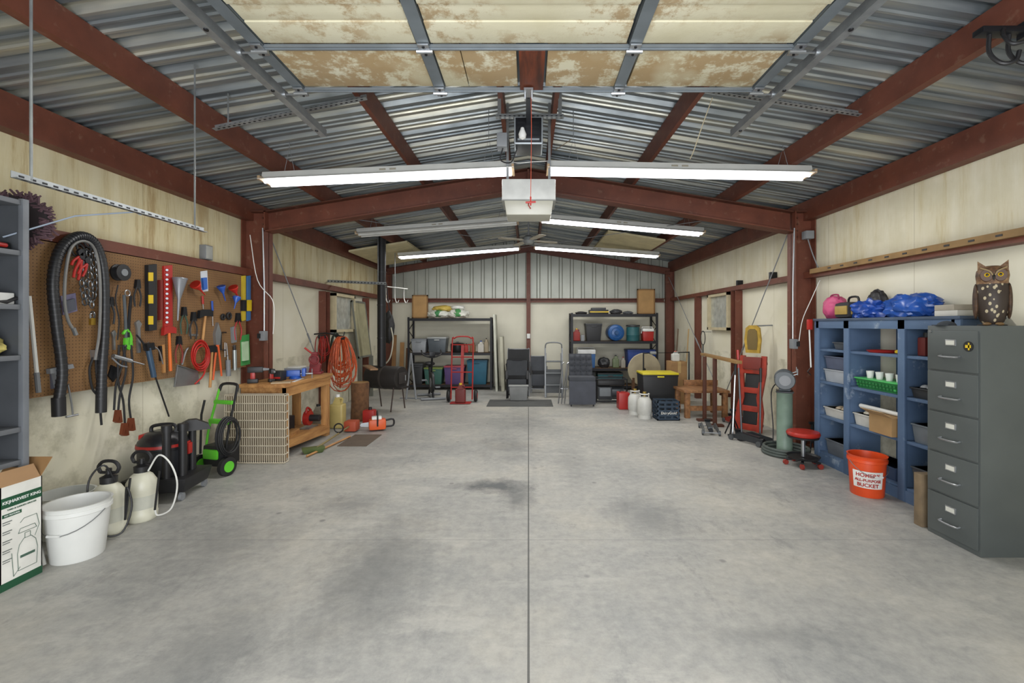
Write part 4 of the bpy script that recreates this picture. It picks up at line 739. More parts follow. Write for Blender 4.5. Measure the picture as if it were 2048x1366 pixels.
jug((Xp(945,10.95),10.95,.876),.14,.12,.26,M('7a5030'),'brown jug on the left rack middle shelf',WHT)
jug((Xp(962,10.95),10.95,.876),.15,.12,.28,M('bfbcb3'),'white jug at the right end of the left rack middle shelf',BLU)
jug((Xp(934,10.95),10.85,.876),.09,.09,.22,M('96221b'),'small red bottle between pot and brown jug',BLK,'bottle')
jug((Xp(972,10.95),11.05,.876),.1,.1,.34,M('a89a80'),'tall beige bottle behind the white jug on the left rack',BLK,'bottle')
tote(888,928,10.78,.12,.44,.4,M('4e3a68'),M('943a48'),'purple tote with red lid on the bottom of the left rack')
tote(934,974,10.78,.12,.58,.42,M('17556c'),M('103e52'),'tall teal tote on the bottom of the left rack')
tote(848,884,10.78,.12,.4,.4,M('345d54'),M('6c7c3a'),'green tote on the bottom of the left rack behind the exercise bike')
tote(824,845,10.78,.12,.5,.4,M('2a2c2e'),M('3a3c3f'),'black narrow tote at the left end of the left rack bottom')
for k,(px,c,lb) in enumerate(((990,'b4b5a8','tall white foam board leaning beside the left rack'),(1000,'a5a392','shorter cream foam board leaning against the tall white one'))):
    x=Xp(px,10.6); make('foam_board',lb,'board',(S(TR((x+.02+k*.02,10.5-k*.02,0),0,0,math.radians(-2))).box((0,0,0),(.05 if k==0 else .07,.6,1.78-.52*k),.003),M(c,.8)))
# exercise bike
V=TR((Xp(868,9.9),9.6,0),math.radians(20))
parts=[('flywheel',S(V).lathe([(0,-.03),(.2,-.03),(.22,-.02),(.22,.02),(.2,.03),(0,.03)],(0,-.15,.34),ax='x',n=28),BLK,[('wheel_cover',S(V).lathe([(0,-.04),(.1,-.04),(.1,.04),(0,.04)],(0,-.15,.34),ax='x'),GRY)]),
 ('frame',S(V).tube([(0,-.15,.34),(0,.1,.3),(0,.25,.65)],.025,8).tube([(0,.05,.3),(0,-.15,.85)],.022,8),BLKM),
 ('base_bar',S(V).cyl((-.25,-.35,.03),(.25,-.35,.03),.025),GRY),('base_bar',S(V).cyl((-.25,.3,.03),(.25,.3,.03),.025),GRY),('base_bar',S(V).cyl((0,-.35,.03),(0,.3,.03),.025),GRY),
 ('base_leg',S(V).cyl((0,-.35,.03),(0,-.15,.34),.022),BLKM),('base_leg',S(V).cyl((0,.3,.03),(0,.1,.3),.022),BLKM),
 ('seat',S(V).sph((0,.26,.7),(.12,.14,.05)),BLK),('handlebar',S(V).tube([(-.2,.0,1.0),(-.18,-.15,.92),(0,-.16,.86),(.18,-.15,.92),(.2,0,1.0)],.016,8,sm=4),BLK),
 ('display',S(V).box((-.06,-.2,.88),(.06,-.17,.98),.008),BLKM)]
for sx in (-1,1): parts.append(('pedal',S(V).box((sx*.09,-.02,.2 if sx>0 else .36),(sx*.19,.06,.23 if sx>0 else .39),.005).cyl((sx*.06,.03,.3),(sx*.08,.02,.215 if sx>0 else .375),.01,n=6),GRY))
make('exercise_bike','folded black exercise bike in front of the left rack','exercise bike',parts)
make('floor_stand','light grey tubular stand beside the exercise bike','stand',[('upright',S().tube([P(812,799,9.1),P(818,745,9.3),P(822,706,9.3)],.02,8),GRY),('base_tube',S().tube([P(800,797,9.5),P(860,797,9.4)],.02,8),GRY),('upright',S().tube([P(832,799,9.1),P(826,745,9.3),P(822,706,9.3)],.02,8),GRY)])
Y=9.0; V=TR((Xp(923,Y),Y,0),0,math.radians(-8)); V0=TR((Xp(923,Y),Y,0)); parts=[]
for x in (-.21,.21): parts.append(('rail',S(V).tube([(x,0,.06),(x,0,1.2),(x*.85,0,1.28)],.014,8,sm=4),RD))
for z in (.3,.6,.9,1.15): parts.append(('cross_bar',S(V).cyl((-.21,0,z),(.21,0,z),.012,n=8),RD))
parts.append(('center_bar',S(V).box((-.03,-.004,.06),(.03,.006,1.15)),RD)); parts.append(('top_handle',S(V).tube([(-.18,0,1.27),(-.1,-.01,1.31),(.1,-.01,1.31),(.18,0,1.27)],.014,8,sm=4),RD))
parts.append(('toe_plate',S(V0).box((-.2,-.2,.01),(.2,.02,.02)),RD))
for x in (-.27,.27): parts.append(('wheel',S(V0).lathe([(0,-.03),(.06,-.03),(.065,-.035),(.11,-.03),(.125,0),(.11,.03),(.065,.035),(.06,.03),(0,.03)],(x,.1,.125),ax='x',n=24),BLK,[('wheel_rim',S(V0).lathe([(0,-.036),(.055,-.036),(.055,.036),(0,.036)],(x,.1,.125),ax='x',n=16),RD)]))
make('hand_truck','red steel hand truck standing before the left rack','hand truck',parts)
jug((Xp(923,9.0),8.87,.021),.2,.12,.38,M('6a2420'),'dark red fuel jug standing on the hand truck toe plate',YEL,'fuel_jug')
make('rug','dark grey rubber mat lying before the rear chairs','mat',(S().box((Xp(977,9.0),8.55,0),(Xp(1104,9.0),9.3,.012),.004),M('4c4d4c',.9)))
def foldchair(px,Y,w,h,fab,fr,label,tilt=-8):
    V=TR((Xp(px,Y),Y,0),0,math.radians(tilt)); p=[]
    for x in (-w/2,w/2): p.append(('leg',S(V).tube([(x,0,.015),(x,0,h*.9),(x*.9,0,h)],.014,8,sm=3),fr)); p.append(('leg',S(V).tube([(x*.9,.06,.02),(x*.9,.05,h*.55)],.014,8),fr))
    p.append(('backrest',S(V).grid(lambda u,v:((u-.5)*w,.012*math.sin(math.pi*u)-.018,h*(.6+.38*v)),10,8),fab)); p.append(('seat',S(V).box((-w/2+.015,-.04,h*.2),(w/2-.015,.0,h*.5),.015),fab))
    for z in (.12,.98): p.append(('cross_tube',S(V).cyl((-w/2,0,h*z),(w/2,0,h*z),.012,n=8),fr))
    p.append(('armrest',S(V).box((-w/2-.03,-.05,h*.5),(-w/2+.02,.02,h*.72),.01),BLK)); p.append(('armrest',S(V).box((w/2-.02,-.05,h*.5),(w/2+.03,.02,h*.72),.01),BLK))
    make('folding_chair',label,'chair',p)
foldchair(1037,9.75,.46,1.04,M('1e1f21',.8),GRY,'black padded folding chair leaning beside the foam boards')
foldchair(1034,9.4,.42,.82,M('34373b',.8),BLKM,'shorter black folding chair in front of the taller black one',-6)
make('storage_basket','grey plastic basket in front of the black folding chairs','basket',[('basket',S().frust(Xp(1018,9.1),Xp(1056,9.1),9.12,9.26,.014,.3,.02,.02),M('7b7d7c')),('rim',S().box((Xp(1017,9.1),9.11,.3),(Xp(1057,9.1),9.27,.32),.005),M('959795'))])
foldchair(1077,10.2,.34,.85,M('3a3d42',.8),GRY,'narrow grey folding chair between basket and step ladder')
V=TR((Xp(1108,9.6),9.6,0),0,math.radians(-9)); parts=[]; AL=M('75787a',.4,.5)
for x in (-.18,.18): parts.append(('side_rail',S(V).box((x-.016,-.025,0),(x+.016,.025,1.05),.004),AL)); parts.append(('rear_leg',S(V).box((x*.9-.012,.05,0),(x*.9+.012,.075,.95),.003),AL))
for z in (.25,.5,.75): parts.append(('step',S(V).box((-.17,-.06,z),(.17,.03,z+.03),.004),M('5f6365',.5)))
parts.append(('top_handle',S(V).tube([(-.18,0,1.03),(-.14,0,1.16),(.14,0,1.16),(.18,0,1.03)],.015,8,sm=4),AL)); parts.append(('back_panel',S(V).box((-.16,.03,.1),(.16,.035,.6)),M('45484a')))
make('step_ladder','folded aluminium step ladder with three steps by the rear wall','ladder',parts)
Y=8.7; V=TR((Xp(1163,Y),Y,0)); GC=M('3d4046',.85,0,.1)
tf=S(V).grid(lambda u,v:((u-.5)*.46*(1-.12*abs(v-.5)),.12+.08*v-.028*abs(math.sin(u*math.pi*4)*math.sin(v*math.pi*4)),.52+.44*v),40,40)
bt=S(V)
for i in range(3):
    for j in range(3): bt.sph(((-.115+i*.115),.12+.08*(.25+j*.25)-.002,.52+.44*(.25+j*.25)),.01)
parts=[('backrest',tf.add(bt,BLK),GC),('back_shell',S(V).prism([(.13,.5),(.2,.5),(.28,.97),(.21,.97)],'x',-.22,.22),GC),('seat',S(V).box((-.25,-.16,.46),(.25,.16,.56),.03),GC),('skirt',S(V).box((-.25,-.17,.04),(.25,-.14,.48),.012),M('464951',.85))]
for x in (-.22,.2):
    for y in (-.14,.12): parts.append(('leg',S(V).box((x,y,0),(x+.025,y+.025,.46)),BLKM))
make('tufted_chair','dark grey tufted chair draped in grey cloth before the right rack','chair',parts)
V=TR((Xp(1128,8.8),8.8,0)); parts=[]
for k,(x,t) in enumerate(((-.06,.04),(.0,.07),(.06,.02))): parts.append(('tube_leg',S(V).tube([(x-.05,0,.012),(x+t,.1,.78),(x+t+.03,.12,.8)],.012,8),CHR))
parts.append(('cross_bar',S(V).cyl((-.06,.04,.3),(.08,.04,.3),.009,n=6),CHR))
make('folded_walker','folded silver tubular frame leaning on the tufted chair','frame',parts)
x0=Xp(1180,10.85); x1=Xp(1217,10.85)
make('tool_case','flat black case with yellow stripe on the top of the right rack','case',[(None,S().box((x0,10.85,1.795),(x1,11.15,1.9),.012),BLK),('stripe',S().box((x0-.003,10.845,1.835),(x1+.003,10.85,1.86)),YEL),('tray',S().box((x0+.05,10.9,1.9),(x1-.05,11.1,1.95),.01),M('3a3c3f'))])
blobbag(1222,1246,10.85,1.79,.13,.12,M('3a3b3e'),'dark cap shaped bundle on top of the right rack',seed=11)
blobbag(1247,1268,10.85,1.79,.08,.1,M('56595c'),'flat grey rag on top of the right rack next to the cork board','rag','rag',12)
blobbag(1152,1176,10.85,1.79,.07,.12,M('2c2c2e'),'low black cloth at the left end on top of the right rack','cloth','cloth',13)
jug((Xp(1153,10.85),10.85,1.155),.16,.14,.3,M('86211b'),'red fuel can at the left end of the right rack middle shelf',YEL,'fuel_can')
tote(1172,1204,10.78,1.15,.42,.35,M('232427'),M('333539'),'black chest on the right rack middle shelf','cooler_chest','chest')
make('battery_pack','small grey power station between red can and black chest','power pack',(S().box((Xp(1162,10.75),10.74,1.155),(Xp(1169,10.75),10.84,1.3),.01),GRY))
c=(Xp(1233,10.75),10.75,1.352)
make('water_keg','blue round water jug lying with its cap facing out on the right rack','keg',[('body',S().lathe([(0,0),(.15,.0),(.19,.03),(.195,.08),(.195,.38),(.18,.42),(0,.42)],c,ax='y',n=28),M('1b4c84',.35)),('cap',S().lathe([(0,-.04),(.045,-.04),(.05,0)],c,ax='y'),M('12406e')),('ring_mold',S().torus((c[0],c[1]-.0,c[2]),.12,.01,'y'),M('174a80'))])
c=(Xp(1268,10.75),10.86,1.155)
make('drum','dark teal drum on the right rack middle shelf','drum',[('body',S(TR(c)).lathe([(0,0),(.15,0),(.155,.02),(.155,.13),(.16,.14),(.155,.15),(.155,.33),(0,.35)],n=28),M('1e5358')),('lid',S(TR(c)).lathe([(0,.34),(.162,.34),(.162,.38),(0,.39)],n=28),M('2c2f31'))])
def cooler(px0,px1,Y,z0,h,d,bm_,lm,label):
    x0,x1=Xp(px0,Y),Xp(px1,Y)
    make('cooler',label,'cooler',[('body',S().frust(x0,x1,Y,Y+d,z0,z0+h*.75,.012,.012),bm_),('lid',S().box((x0-.006,Y-.006,z0+h*.75),(x1+.006,Y+d+.006,z0+h),.02),lm),('handle',S().tube([(x0-.01,Y+d/2,z0+h*.6),(x0+.01,Y+d/2,z0+h+.03),(x1-.01,Y+d/2,z0+h+.03),(x1+.01,Y+d/2,z0+h*.6)],.012,6),lm)])
cooler(1286,1308,10.76,1.155,.3,.25,RD,WHT,'red cooler with white lid at the right of the right rack')
cooler(1156,1191,10.78,.515,.44,.35,M('2c5688'),M('c6c8c7'),'blue cooler with white lid on the lower shelf of the right rack')
tote(1256,1314,10.76,.51,.44,.42,M('1e3a7c'),M('182f64'),'wide royal blue tote on the lower shelf of the right rack')
blobbag(1198,1222,10.8,.51,.26,.15,M('2a2b2e'),'black helmet shaped bundle on the lower shelf of the right rack',seed=14)
jug((Xp(1232,10.85),10.9,.515),.15,.12,.3,M('5f6a4e'),'olive jug beside the royal blue tote',BLK)
jug((Xp(1246,10.85),10.85,.515),.1,.1,.26,M('8f8a80'),'small grey bottle between olive jug and royal blue tote',RD,'bottle')
tote(1196,1246,10.76,.10,.3,.4,M('285e66'),M('333537'),'low teal tote on the bottom of the right rack')
tote(1146,1190,10.76,.10,.34,.4,M('3b3e42'),M('242629'),'charcoal tote on the bottom left of the right rack')
tote(1064,1090,10.9,0,.7,.35,M('2b2d31'),M('75787a'),'tall dark bin with pale lid behind the narrow folding chair','bin','bin')
tote(1012,1048,10.7,0,.62,.35,M('4a4d4f'),M('323436'),'grey bin standing behind the black folding chairs','bin','bin')
Y=8.9; x0,x1=Xp(1193,Y),Xp(1254,Y); fr=S()
for x in (x0,x1): fr.tube([(x,Y,.03),(x,Y,.47),(x,Y+.4,.47),(x,Y+.4,.03),(x,Y,.03)],.014,8)
for y in (Y,Y+.4):
    for z in (.04,.47): fr.cyl((x0,y,z),(x1,y,z),.014,n=8)
make('generator','black portable generator in a tube frame before the right rack','generator',[('tube_frame',fr,BLKM),('engine',S().box((x0+.04,Y+.05,.06),((x0+x1)/2+.02,Y+.35,.32),.02),M('2c2f33')),('alternator',S().cyl(((x0+x1)/2,Y+.2,.2),(x1-.04,Y+.2,.2),.11),M('4c5055',.4,.4)),('fuel_tank',S().box((x0+.03,Y+.03,.34),(x1-.03,Y+.37,.45),.03),BLK),('control_panel',S().box((x0+.06,Y-.005,.14),(x0+.28,Y+.03,.3),.006),M('6a6f73'))])
c=(Xp(1290,9.3),9.35,.62)
make('spool_disc','round beige wooden spool end leaning behind the yellow lidded tote','spool',[('disc',S().lathe([(0,0),(.33,0),(.34,.01),(.33,.03),(0,.03)],c,ax='y',n=36),M('9c9176')),('hub_hole',S().lathe([(0,-.004),(.03,-.004),(.03,0)],c,ax='y'),BLK),('stand',S().box((c[0]-.25,9.34,0),(c[0]-.2,9.42,.45)),DKW),('stand',S().box((c[0]+.2,9.34,0),(c[0]+.25,9.42,.45)),DKW)])
tote(1286,1357,8.0,0,.69,.46,M('1a1b1d',.5),M('c4b528',.4),'large black tote with bright yellow lid right of the propane tanks')
x0,x1=2.07,2.43; cr=S()
for z in (.0,.07,.14,.21,.28):
    for (a,b) in (((x0,7.3,z),(x1,7.314,z+.03)),((x0,7.586,z),(x1,7.6,z+.03)),((x0,7.3,z),(x0+.014,7.6,z+.03)),((x1-.014,7.3,z),(x1,7.6,z+.03))): cr.box(a,b)
for x in (x0,x0+.11,x0+.22,x1-.03): cr.box((x,7.302,0),(x+.03,7.312,.31)).box((x,7.588,0),(x+.03,7.598,.31))
cr.box((x0,7.3,0),(x1,7.6,.012))
make('milk_crate','dark blue milk crate on the floor in front of the yellow lidded tote','crate',[('crate',cr,M('283848')),('lettering',text('DairyGold',.06,TR(((x0+x1)/2,7.297,.12),0,math.radians(90))),WHT)])
def propane(loc,label):
    V=TR(loc); PM=M('bdbdb7',.4); c=[('tank',S(V).lathe([(0,.03),(.09,.035),(.118,.09),(.12,.2),(.115,.29),(.08,.345),(0,.36)],n=28),PM),('foot_ring',S(V).lathe([(.1,0),(.105,0),(.105,.06),(.1,.06)],n=28),PM),('collar',S(V).tube([(.075*math.cos(t),.075*math.sin(t),.4) for t in [math.radians(-200+k*20) for k in range(12)]],.012,6).cyl((.07,0,.34),(.07,0,.4),.01,n=6).cyl((-.07,0,.34),(-.07,0,.4),.01,n=6),PM),('valve',S(V).cyl((0,0,.35),(0,0,.42),.016).cyl((0,0,.41),(0,0,.435),.03,n=8),M('9c8440',.4,.6))]
    make('propane_tank',label,'propane tank',c)
propane((Xp(1270,7.85),7.85,0),'white propane tank farther back and left, beside the red case'); propane((Xp(1289,7.5),7.5,0),'white propane tank nearer, beside the blue milk crate')
x0,x1=Xp(1238,8.25),Xp(1260,8.25)
make('tool_case','small red case standing left of the propane tanks','case',[(None,S().box((x0,8.25,0),(x1,8.5,.3),.015),RD),('handle',S().tube([(x0+.04,8.37,.29),(x0+.05,8.37,.34),(x1-.05,8.37,.34),(x1-.04,8.37,.29)],.01,6),BLK)])
x0,x1=Xp(1345,8.8),Xp(1376,8.8)
make('cardboard_box','brown cardboard box standing by the right rear wall','box',[(None,S().box((x0,8.85,0),(x1,9.2,.82),.003),M('94724a',.8)),('tape',S().box(((x0+x1)/2-.03,8.846,.6),((x0+x1)/2+.03,9.0,.823)),M('b0925f'))])
jug((x0+.12,9.0,.823),.14,.13,.2,M('c4c4be'),'white jug standing on the brown cardboard box',M('b9452c'))
make('black_pipe_rack','black bent pipe frame behind the yellow lidded tote','frame',[('pipe',S().tube([(Xp(1287,8.62),8.62,0),(Xp(1287,8.62),8.62,1.0),(Xp(1378,8.62),8.62,1.02),(Xp(1378,8.62),8.62,0)],.018,8),BLKM),('coupling',S().cyl(P(1300,706,8.62),P(1312,706,8.62),.03,n=10),GRY)])
for k,(x,y,c,lb) in enumerate(((3.3,10.3,'5c4630','dark wooden handled rake leaning in the right rear corner'),(3.4,9.9,'a98c5c','pale wooden handled broom leaning in the right rear corner'))):
    make(('rake','broom')[k],lb,('rake','broom')[k],[('handle',S().cyl((x,y,.1),(x+.12,y+.1,1.45),.014,n=8),M(c)),('head',S().box((x-.14,y-.02,.0),(x+.12,y+.03,.12),.01),(BLKM,M('8a6a3a'))[k])])
# ================================================================ RIGHT REAR
WD=mat_wood('6e4a2c','946840')
parts=[('seat_board',S().box((2.55,7.45,.42),(3.3,8.05,.46),.004),WD),('back_rail',S().box((2.75,8.05,.46),(3.35,8.1,.56),.004),WD)]
for x,y in ((2.58,7.48),(3.2,7.48),(2.58,7.95),(3.2,7.95)): parts.append(('leg',S().box((x,y,0),(x+.08,y+.07,.42),.003),WD))
parts.append(('stretcher',S().box((2.62,7.5,.12),(3.22,7.53,.2)),WD))
make('wooden_stool','rustic brown wooden bench stool near the right wall','stool',parts)
parts=[('plank',S(TR((2.82,6.75,1.05),math.radians(-6))).box((-.04,-.85,-.02),(.04,.85,.02),.003),M('86663a',.7,0,.15,4))]
for y in (6.85,7.25): parts.append(('post',S().box((2.79,y,0.02),(2.84,y+.05,1.03),.003),M('4d2a1c'))) ; parts.append(('foot',S().box((2.7,y-.02,0),(2.94,y+.08,.035),.003),M('4d2a1c')))
make('plank_stand','long tan plank carried on dark posts beside the wooden bench stool','stand',parts)
rc=LW(1408,688,3.48); s=S().torus((3.46,rc.y,rc.z+.12),.11,.008,'x',28,6,(1,1.25)); st_=S()
for k in range(-4,5): st_.cyl((3.46,rc.y+k*.022,rc.z+.0),(3.46,rc.y+k*.022,rc.z+.24),.0015,n=4); st_.cyl((3.46,rc.y-.1,rc.z+.12+k*.026),(3.46,rc.y+.1,rc.z+.12+k*.026),.0015,n=4)
make('racket','dark racket hanging on the right wall beyond the window','racket',[('head',s.add(st_,M('b5b3a8')),BLKM),('handle',S().cyl((3.46,rc.y,rc.z-.02),(3.46,rc.y,rc.z-.42),.012,n=8),BLKM),('nail',S().cyl((3.62,rc.y,rc.z+.24),(3.44,rc.y,rc.z+.24),.006,n=6),GRY)])
for k,px in enumerate((1478,1545)):
    q=LW(px,570-k*15,3.55); make('wall_bracket',['small dark bracket on the right wall above the red post','small dark bracket on the right wall left of the steel column'][k],'bracket',(S().box((3.52,q.y,q.z-.08),(3.62,q.y+.05,q.z+.08),.004),BLKM))
yb=[(-.1,-.2),(.1,-.2),(.12,.0),(.1,.17),(.05,.21),(-.05,.21),(-.1,.17),(-.12,.0)]; YM=TR((3.33,6.75,1.32),math.radians(-50))
make('kneeling_board','scuffed yellow padded board hung on the right wall above the red creeper','board',[('board',S(YM).prism(yb,'y',-.02,.02),M('a8882f',.6,0,.3,12)),('inset',S(YM).prism([(x*.65,z*.75) for x,z in yb],'y',-.027,-.02),M('6b5930',.8)),('hook',S().cyl((3.62,6.75,1.53),(3.33,6.75,1.52),.01,n=6),GRY)])
V=TR((3.14,6.5,0),math.radians(-50),math.radians(-9)); RC=M('982f1e',.45,0,.3,8)
parts=[]
for x in (-.15,.15): parts.append(('side_rail',S(V).prism([(x-.035,.02),(x+.035,.02),(x*1.05+.035,.3),(x*.8+.035,.5),(x*1.05+.035,.85),(x+.035,1.1),(x-.035,1.1),(x*1.05-.035,.85),(x*.8-.035,.5),(x*1.05-.035,.3)],'y',-.02,.02),RC))
for z0,z1 in ((.03,.12),(.3,.38),(.56,.64),(.84,.9)): parts.append(('cross_slat',S(V).box((-.15,-.018,z0),(.15,.018,z1),.004),RC))
parts.append(('head_pad',S(V).box((-.13,-.05,.9),(.13,-.015,1.08),.015),M('6d2318',.6))); parts.append(('back_pad',S(V).box((-.1,.0,.12),(.1,.03,.84),.01),BLK))
for x in (-.16,.16):
    for z in (.12,1.0): parts.append(('caster',S(V).cyl((x-.01,.05,z),(x+.01,.05,z),.028,n=12),BLK))
make('creeper','red framed mechanic creeper with black pad standing against the right wall','creeper',parts)
def poleset(name,label,cat,px,Y,h,mat,hm,lean=0):
    x=Xp(px,Y); make(name,label,cat,[('shaft',S().cyl((x,Y,.02),(x+lean,Y+.08,h),.013,n=8),mat),('grip',S().cyl((x+lean*.8,Y+.064,h*.8),(x+lean,Y+.08,h),.018,n=8),hm),('foot',S().box((x-.05,Y-.04,0),(x+.05,Y+.04,.03),.005),BLK)])
poleset('steel_bar','long steel jack handle with black grip standing left of the red creeper','bar',1465,6.25,1.05,CHR,BLK,.08)
poleset('pry_bar','tall black and red pry bar standing before the red creeper','pry bar',1484,6.05,1.2,M('4a4e52',.4,.5),RD,-.02)
poleset('pry_bar','tall thin steel bar standing right of the red creeper','pry bar',1520,6.1,.95,M('45494c',.4,.5),BLK,.05)
def floorjack(loc,rz_,mat,label,L=.6,w=.09):
    V=TR(loc,rz_); pp=[(-L/2,.03),(L/2,.03),(L/2,.06),(L*.1,.12),(-L/2,.1)]; p=[('side_plate',S(V).prism(pp,'y',-w-.006,-w),mat),('side_plate',S(V).prism(pp,'y',w,w+.006),mat),('lift_arm',S(V).prism([(-L*.3,.07),(L*.4,.08),(L*.4,.11),(-L*.3,.1)],'y',-.03,.03),mat),('saddle',S(V).lathe([(0,.1),(.04,.1),(.05,.135),(.03,.13),(0,.125)],(L*.38,0,0)),BLKM),('cylinder',S(V).cyl((-L*.4,0,.06),(0,0,.07),.03),BLKM)]
    for x in (-L*.42,L*.42):
        p.append(('axle',S(V).cyl((x,-w-.02,.035),(x,w+.02,.035),.008,n=8),CHR))
        for y in (-w-.02,w+.02): p.append(('wheel',S(V).cyl((x,y-.012,.035),(x,y+.012,.035),.035,n=16),M('55585a',.5,.4)))
    make('floor_jack',label,'floor jack',p)
floorjack((2.6,6.55,0),math.radians(75),M('5a6064',.35,.6),'low silver floor jack on the floor before the wooden bench stool',.55)
floorjack((2.9,5.95,0),math.radians(115),M('3c3f42',.4,.5),'dark floor jack at the foot of the red creeper',.5)
floorjack((3.2,7.0,0),math.radians(90),M('802418',.4),'red floor jack half hidden behind the plank posts',.5)
def jackstand(loc,label):
    V=TR(loc); p=[('post',S(V).cyl((0,0,.12),(0,0,.34),.02,n=12),BLKM),('saddle',S(V).box((-.04,-.015,.34),(.04,.015,.37),.004),BLKM)]
    for a in range(4): t=math.radians(45+90*a); p.append(('leg',S(V).cyl((.015*math.cos(t),.015*math.sin(t),.24),(.11*math.cos(t),.11*math.sin(t),.01),.01,n=6),BLKM))
    make('jack_stand',label,'jack stand',p)
jackstand((2.84,6.32,0),'black jack stand in front of the plank posts'); jackstand((3.42,5.48,0),'black jack stand by the base of the right column')
gx,gy=3.05,5.42; V=TR((gx,gy,0),math.radians(62)); GP=M('718577',.5,0,.15)
hsx=S(TR((gx,gy,0)))
for k in range(5): hsx.torus((.004*k,0,.022+.03*(k//2)),.235-.03*(k%2),.017,'z',36,8)
make('coiled_hose','grey hose coiled around the foot of the green pedestal','hose',(hsx,M('464e4a',.6)))
parts=[('pedestal',S(V).lathe([(0,0),(.15,0),(.15,.015),(.1,.02),(.085,.05),(.085,.72),(.1,.74),(0,.74)],n=28),GP),('mount_plate',S(V).box((-.13,-.09,.74),(.13,.09,.755),.003),BLKM),('motor',S(V).lathe([(0,-.12),(.06,-.11),(.08,-.09),(.08,.09),(.06,.11),(0,.12)],(0,0,.88),ax='x'),M('55595c',.5,.2)),('motor_foot',S(V).box((-.07,-.06,.755),(.07,.06,.82),.01),M('4a5054',.5,.2)),('cord',S(V).tube([(0,.08,.85),(.1,.14,.7),(.12,.12,.3),(.12,.12,.1)],.007,6,sm=4),BLK)]
for sx in (-1,1):
    parts.append(('wheel_guard',S(V).lathe([(0,-.028),(.1,-.028),(.11,0),(.1,.028),(0,.028)],(sx*.15,0,.89),ax='x',n=28),M('505558',.5,.2),[('grinding_wheel',S(V).lathe([(0,-.032),(.06,-.032),(.06,.032),(0,.032)],(sx*.15,0,.89),ax='x',n=24),GRY)]))
    parts.append(('eye_shield',S(V).box((sx*.15-.035,-.13,.96),(sx*.15+.035,-.125,1.03),.002).cyl((sx*.15,-.125,.97),(sx*.15,-.05,.94),.005,n=6),M('9aa7ab',.2)))
make('bench_grinder','double wheel bench grinder on a pale green pedestal by the right column','grinder',parts)
V=TR((3.0,4.97,0)); parts=[('seat',S(V).lathe([(0,.32),(.14,.32),(.16,.335),(.165,.355),(.155,.375),(0,.385)],n=32),M('9c261c',.35)),('seat_pan',S(V).lathe([(0,.3),(.15,.305),(.155,.325),(0,.32)],n=32),BLK),('piston',S(V).cyl((0,0,.1),(0,0,.3),.02),CHR),('tool_tray',S(V).lathe([(0,.085),(.15,.085),(.165,.11),(.16,.11),(.145,.092),(0,.092)],n=32),BLK)]
for k in range(5):
    t=math.radians(72*k+20); p=(.17*math.cos(t),.17*math.sin(t)); parts.append(('base_arm',S(V).cyl((0,0,.08),(p[0],p[1],.06),.014,n=8),BLKM)); parts.append(('caster',S(V).lathe([(0,-.012),(.028,-.012),(.028,.012),(0,.012)],(p[0],p[1],.028),ax='x' if k%2 else 'y',n=14),M('802a20')))
make('rolling_stool','low rolling stool with round red seat before the blue shelving','stool',parts)
# ================================================================ BLUE SHELVING
bx,bX=3.28,3.605; DV=[5.16,4.68,3.99,3.48]; ZL=[.12,.53,.91,1.27]
parts=[]
for i,y in enumerate(DV): parts.append(('upright',S().box((bx,y-.02,0),(bX,y+.005,1.58),.002),BLUE)); parts.append(('face_frame',S().box((bx-.02,y-.045,0),(bx,y+.03,1.58),.002),BLUE))
parts.append(('top_board',S().box((bx-.03,DV[3]-.05,1.58),(bX,DV[0]+.04,1.605),.002),M('3f4d60',.6,0,.2)))
for z in ZL: parts.append(('shelf',S().box((bx,DV[3],z-.025),(bX,DV[0]-.02,z),.001),BLUE))
parts.append(('top_rail',S().box((bx-.02,DV[3],1.5),(bx,DV[0],1.58),.001),BLUE)); parts.append(('kick_board',S().box((bx-.015,DV[3],0),(bx,DV[0],.1)),BLUE))
parts.append(('back_slat',S().box((bX-.01,DV[3],.1),(bX,DV[3]+.5,1.5)),BLUE)); parts.append(('back_slat',S().box((bX-.01,4.3,.1),(bX,4.45,1.5)),BLUE)); parts.append(('brace_board',S(TR((3.5,4.02,.3),0,math.radians(-50))).box((0,0,-.04),(.02,.2,.04)),M('7a4a38')))
make('blue_shelving','worn blue painted wooden shelving along the right wall','shelving',parts)
def rbin(y0,y1,z0,h,mat,label,name='plastic_bin',cat='bin',cont=None,x0=3.3,x1=3.56):
    b=S().frust(x0,x1,y0,y1,z0,z0+h,.015,.006); p=[('bin',b,mat),('rim',S().box((x0-.006,y0-.006,z0+h-.012),(x1+.006,y1+.006,z0+h),.003),mat)]
    if cont: 
        c=S(); rn=random.Random(int(y0*100))
        for k in range(10): 
            a=x0+.02+rn.random()*.15; e=y0+.02+rn.random()*(y1-y0-.1); c.sph((a+.03,e+.03,z0+h-.005),(.035,.035,.03))
        p.append(('contents',c,cont))
    make(name,label,cat,p)
rbin(4.74,5.08,.911,.14,M('9a9fa5',.25,0,.1),'clear drawer bin under the grey one in the far blue shelf bay')
rbin(4.75,5.07,1.053,.14,M('50576a',.4),'grey drawer bin stacked on the clear one in the far blue shelf bay')
rbin(4.74,5.08,.531,.1,M('b6b6b0'),'white tray in the far blue shelf bay low down','tray','tray',M('9d8f7a'))
rbin(4.74,5.05,.121,.16,M('5a5f66'),'dark bin on the bottom of the far blue shelf bay')
rbin(4.73,4.93,1.271,.08,M('40454b'),'low dark tray on the upper shelf of the far blue bay','tray','tray')
gb=S().frust(3.3,3.56,4.05,4.6,.911,1.01,.02,.006); gh=S()
for k in range(12):
    for j in range(2): gh.box((3.2955+.006*(1-j),4.09+k*.042,.935+j*.03),(3.32,4.115+k*.042,.952+j*.03))
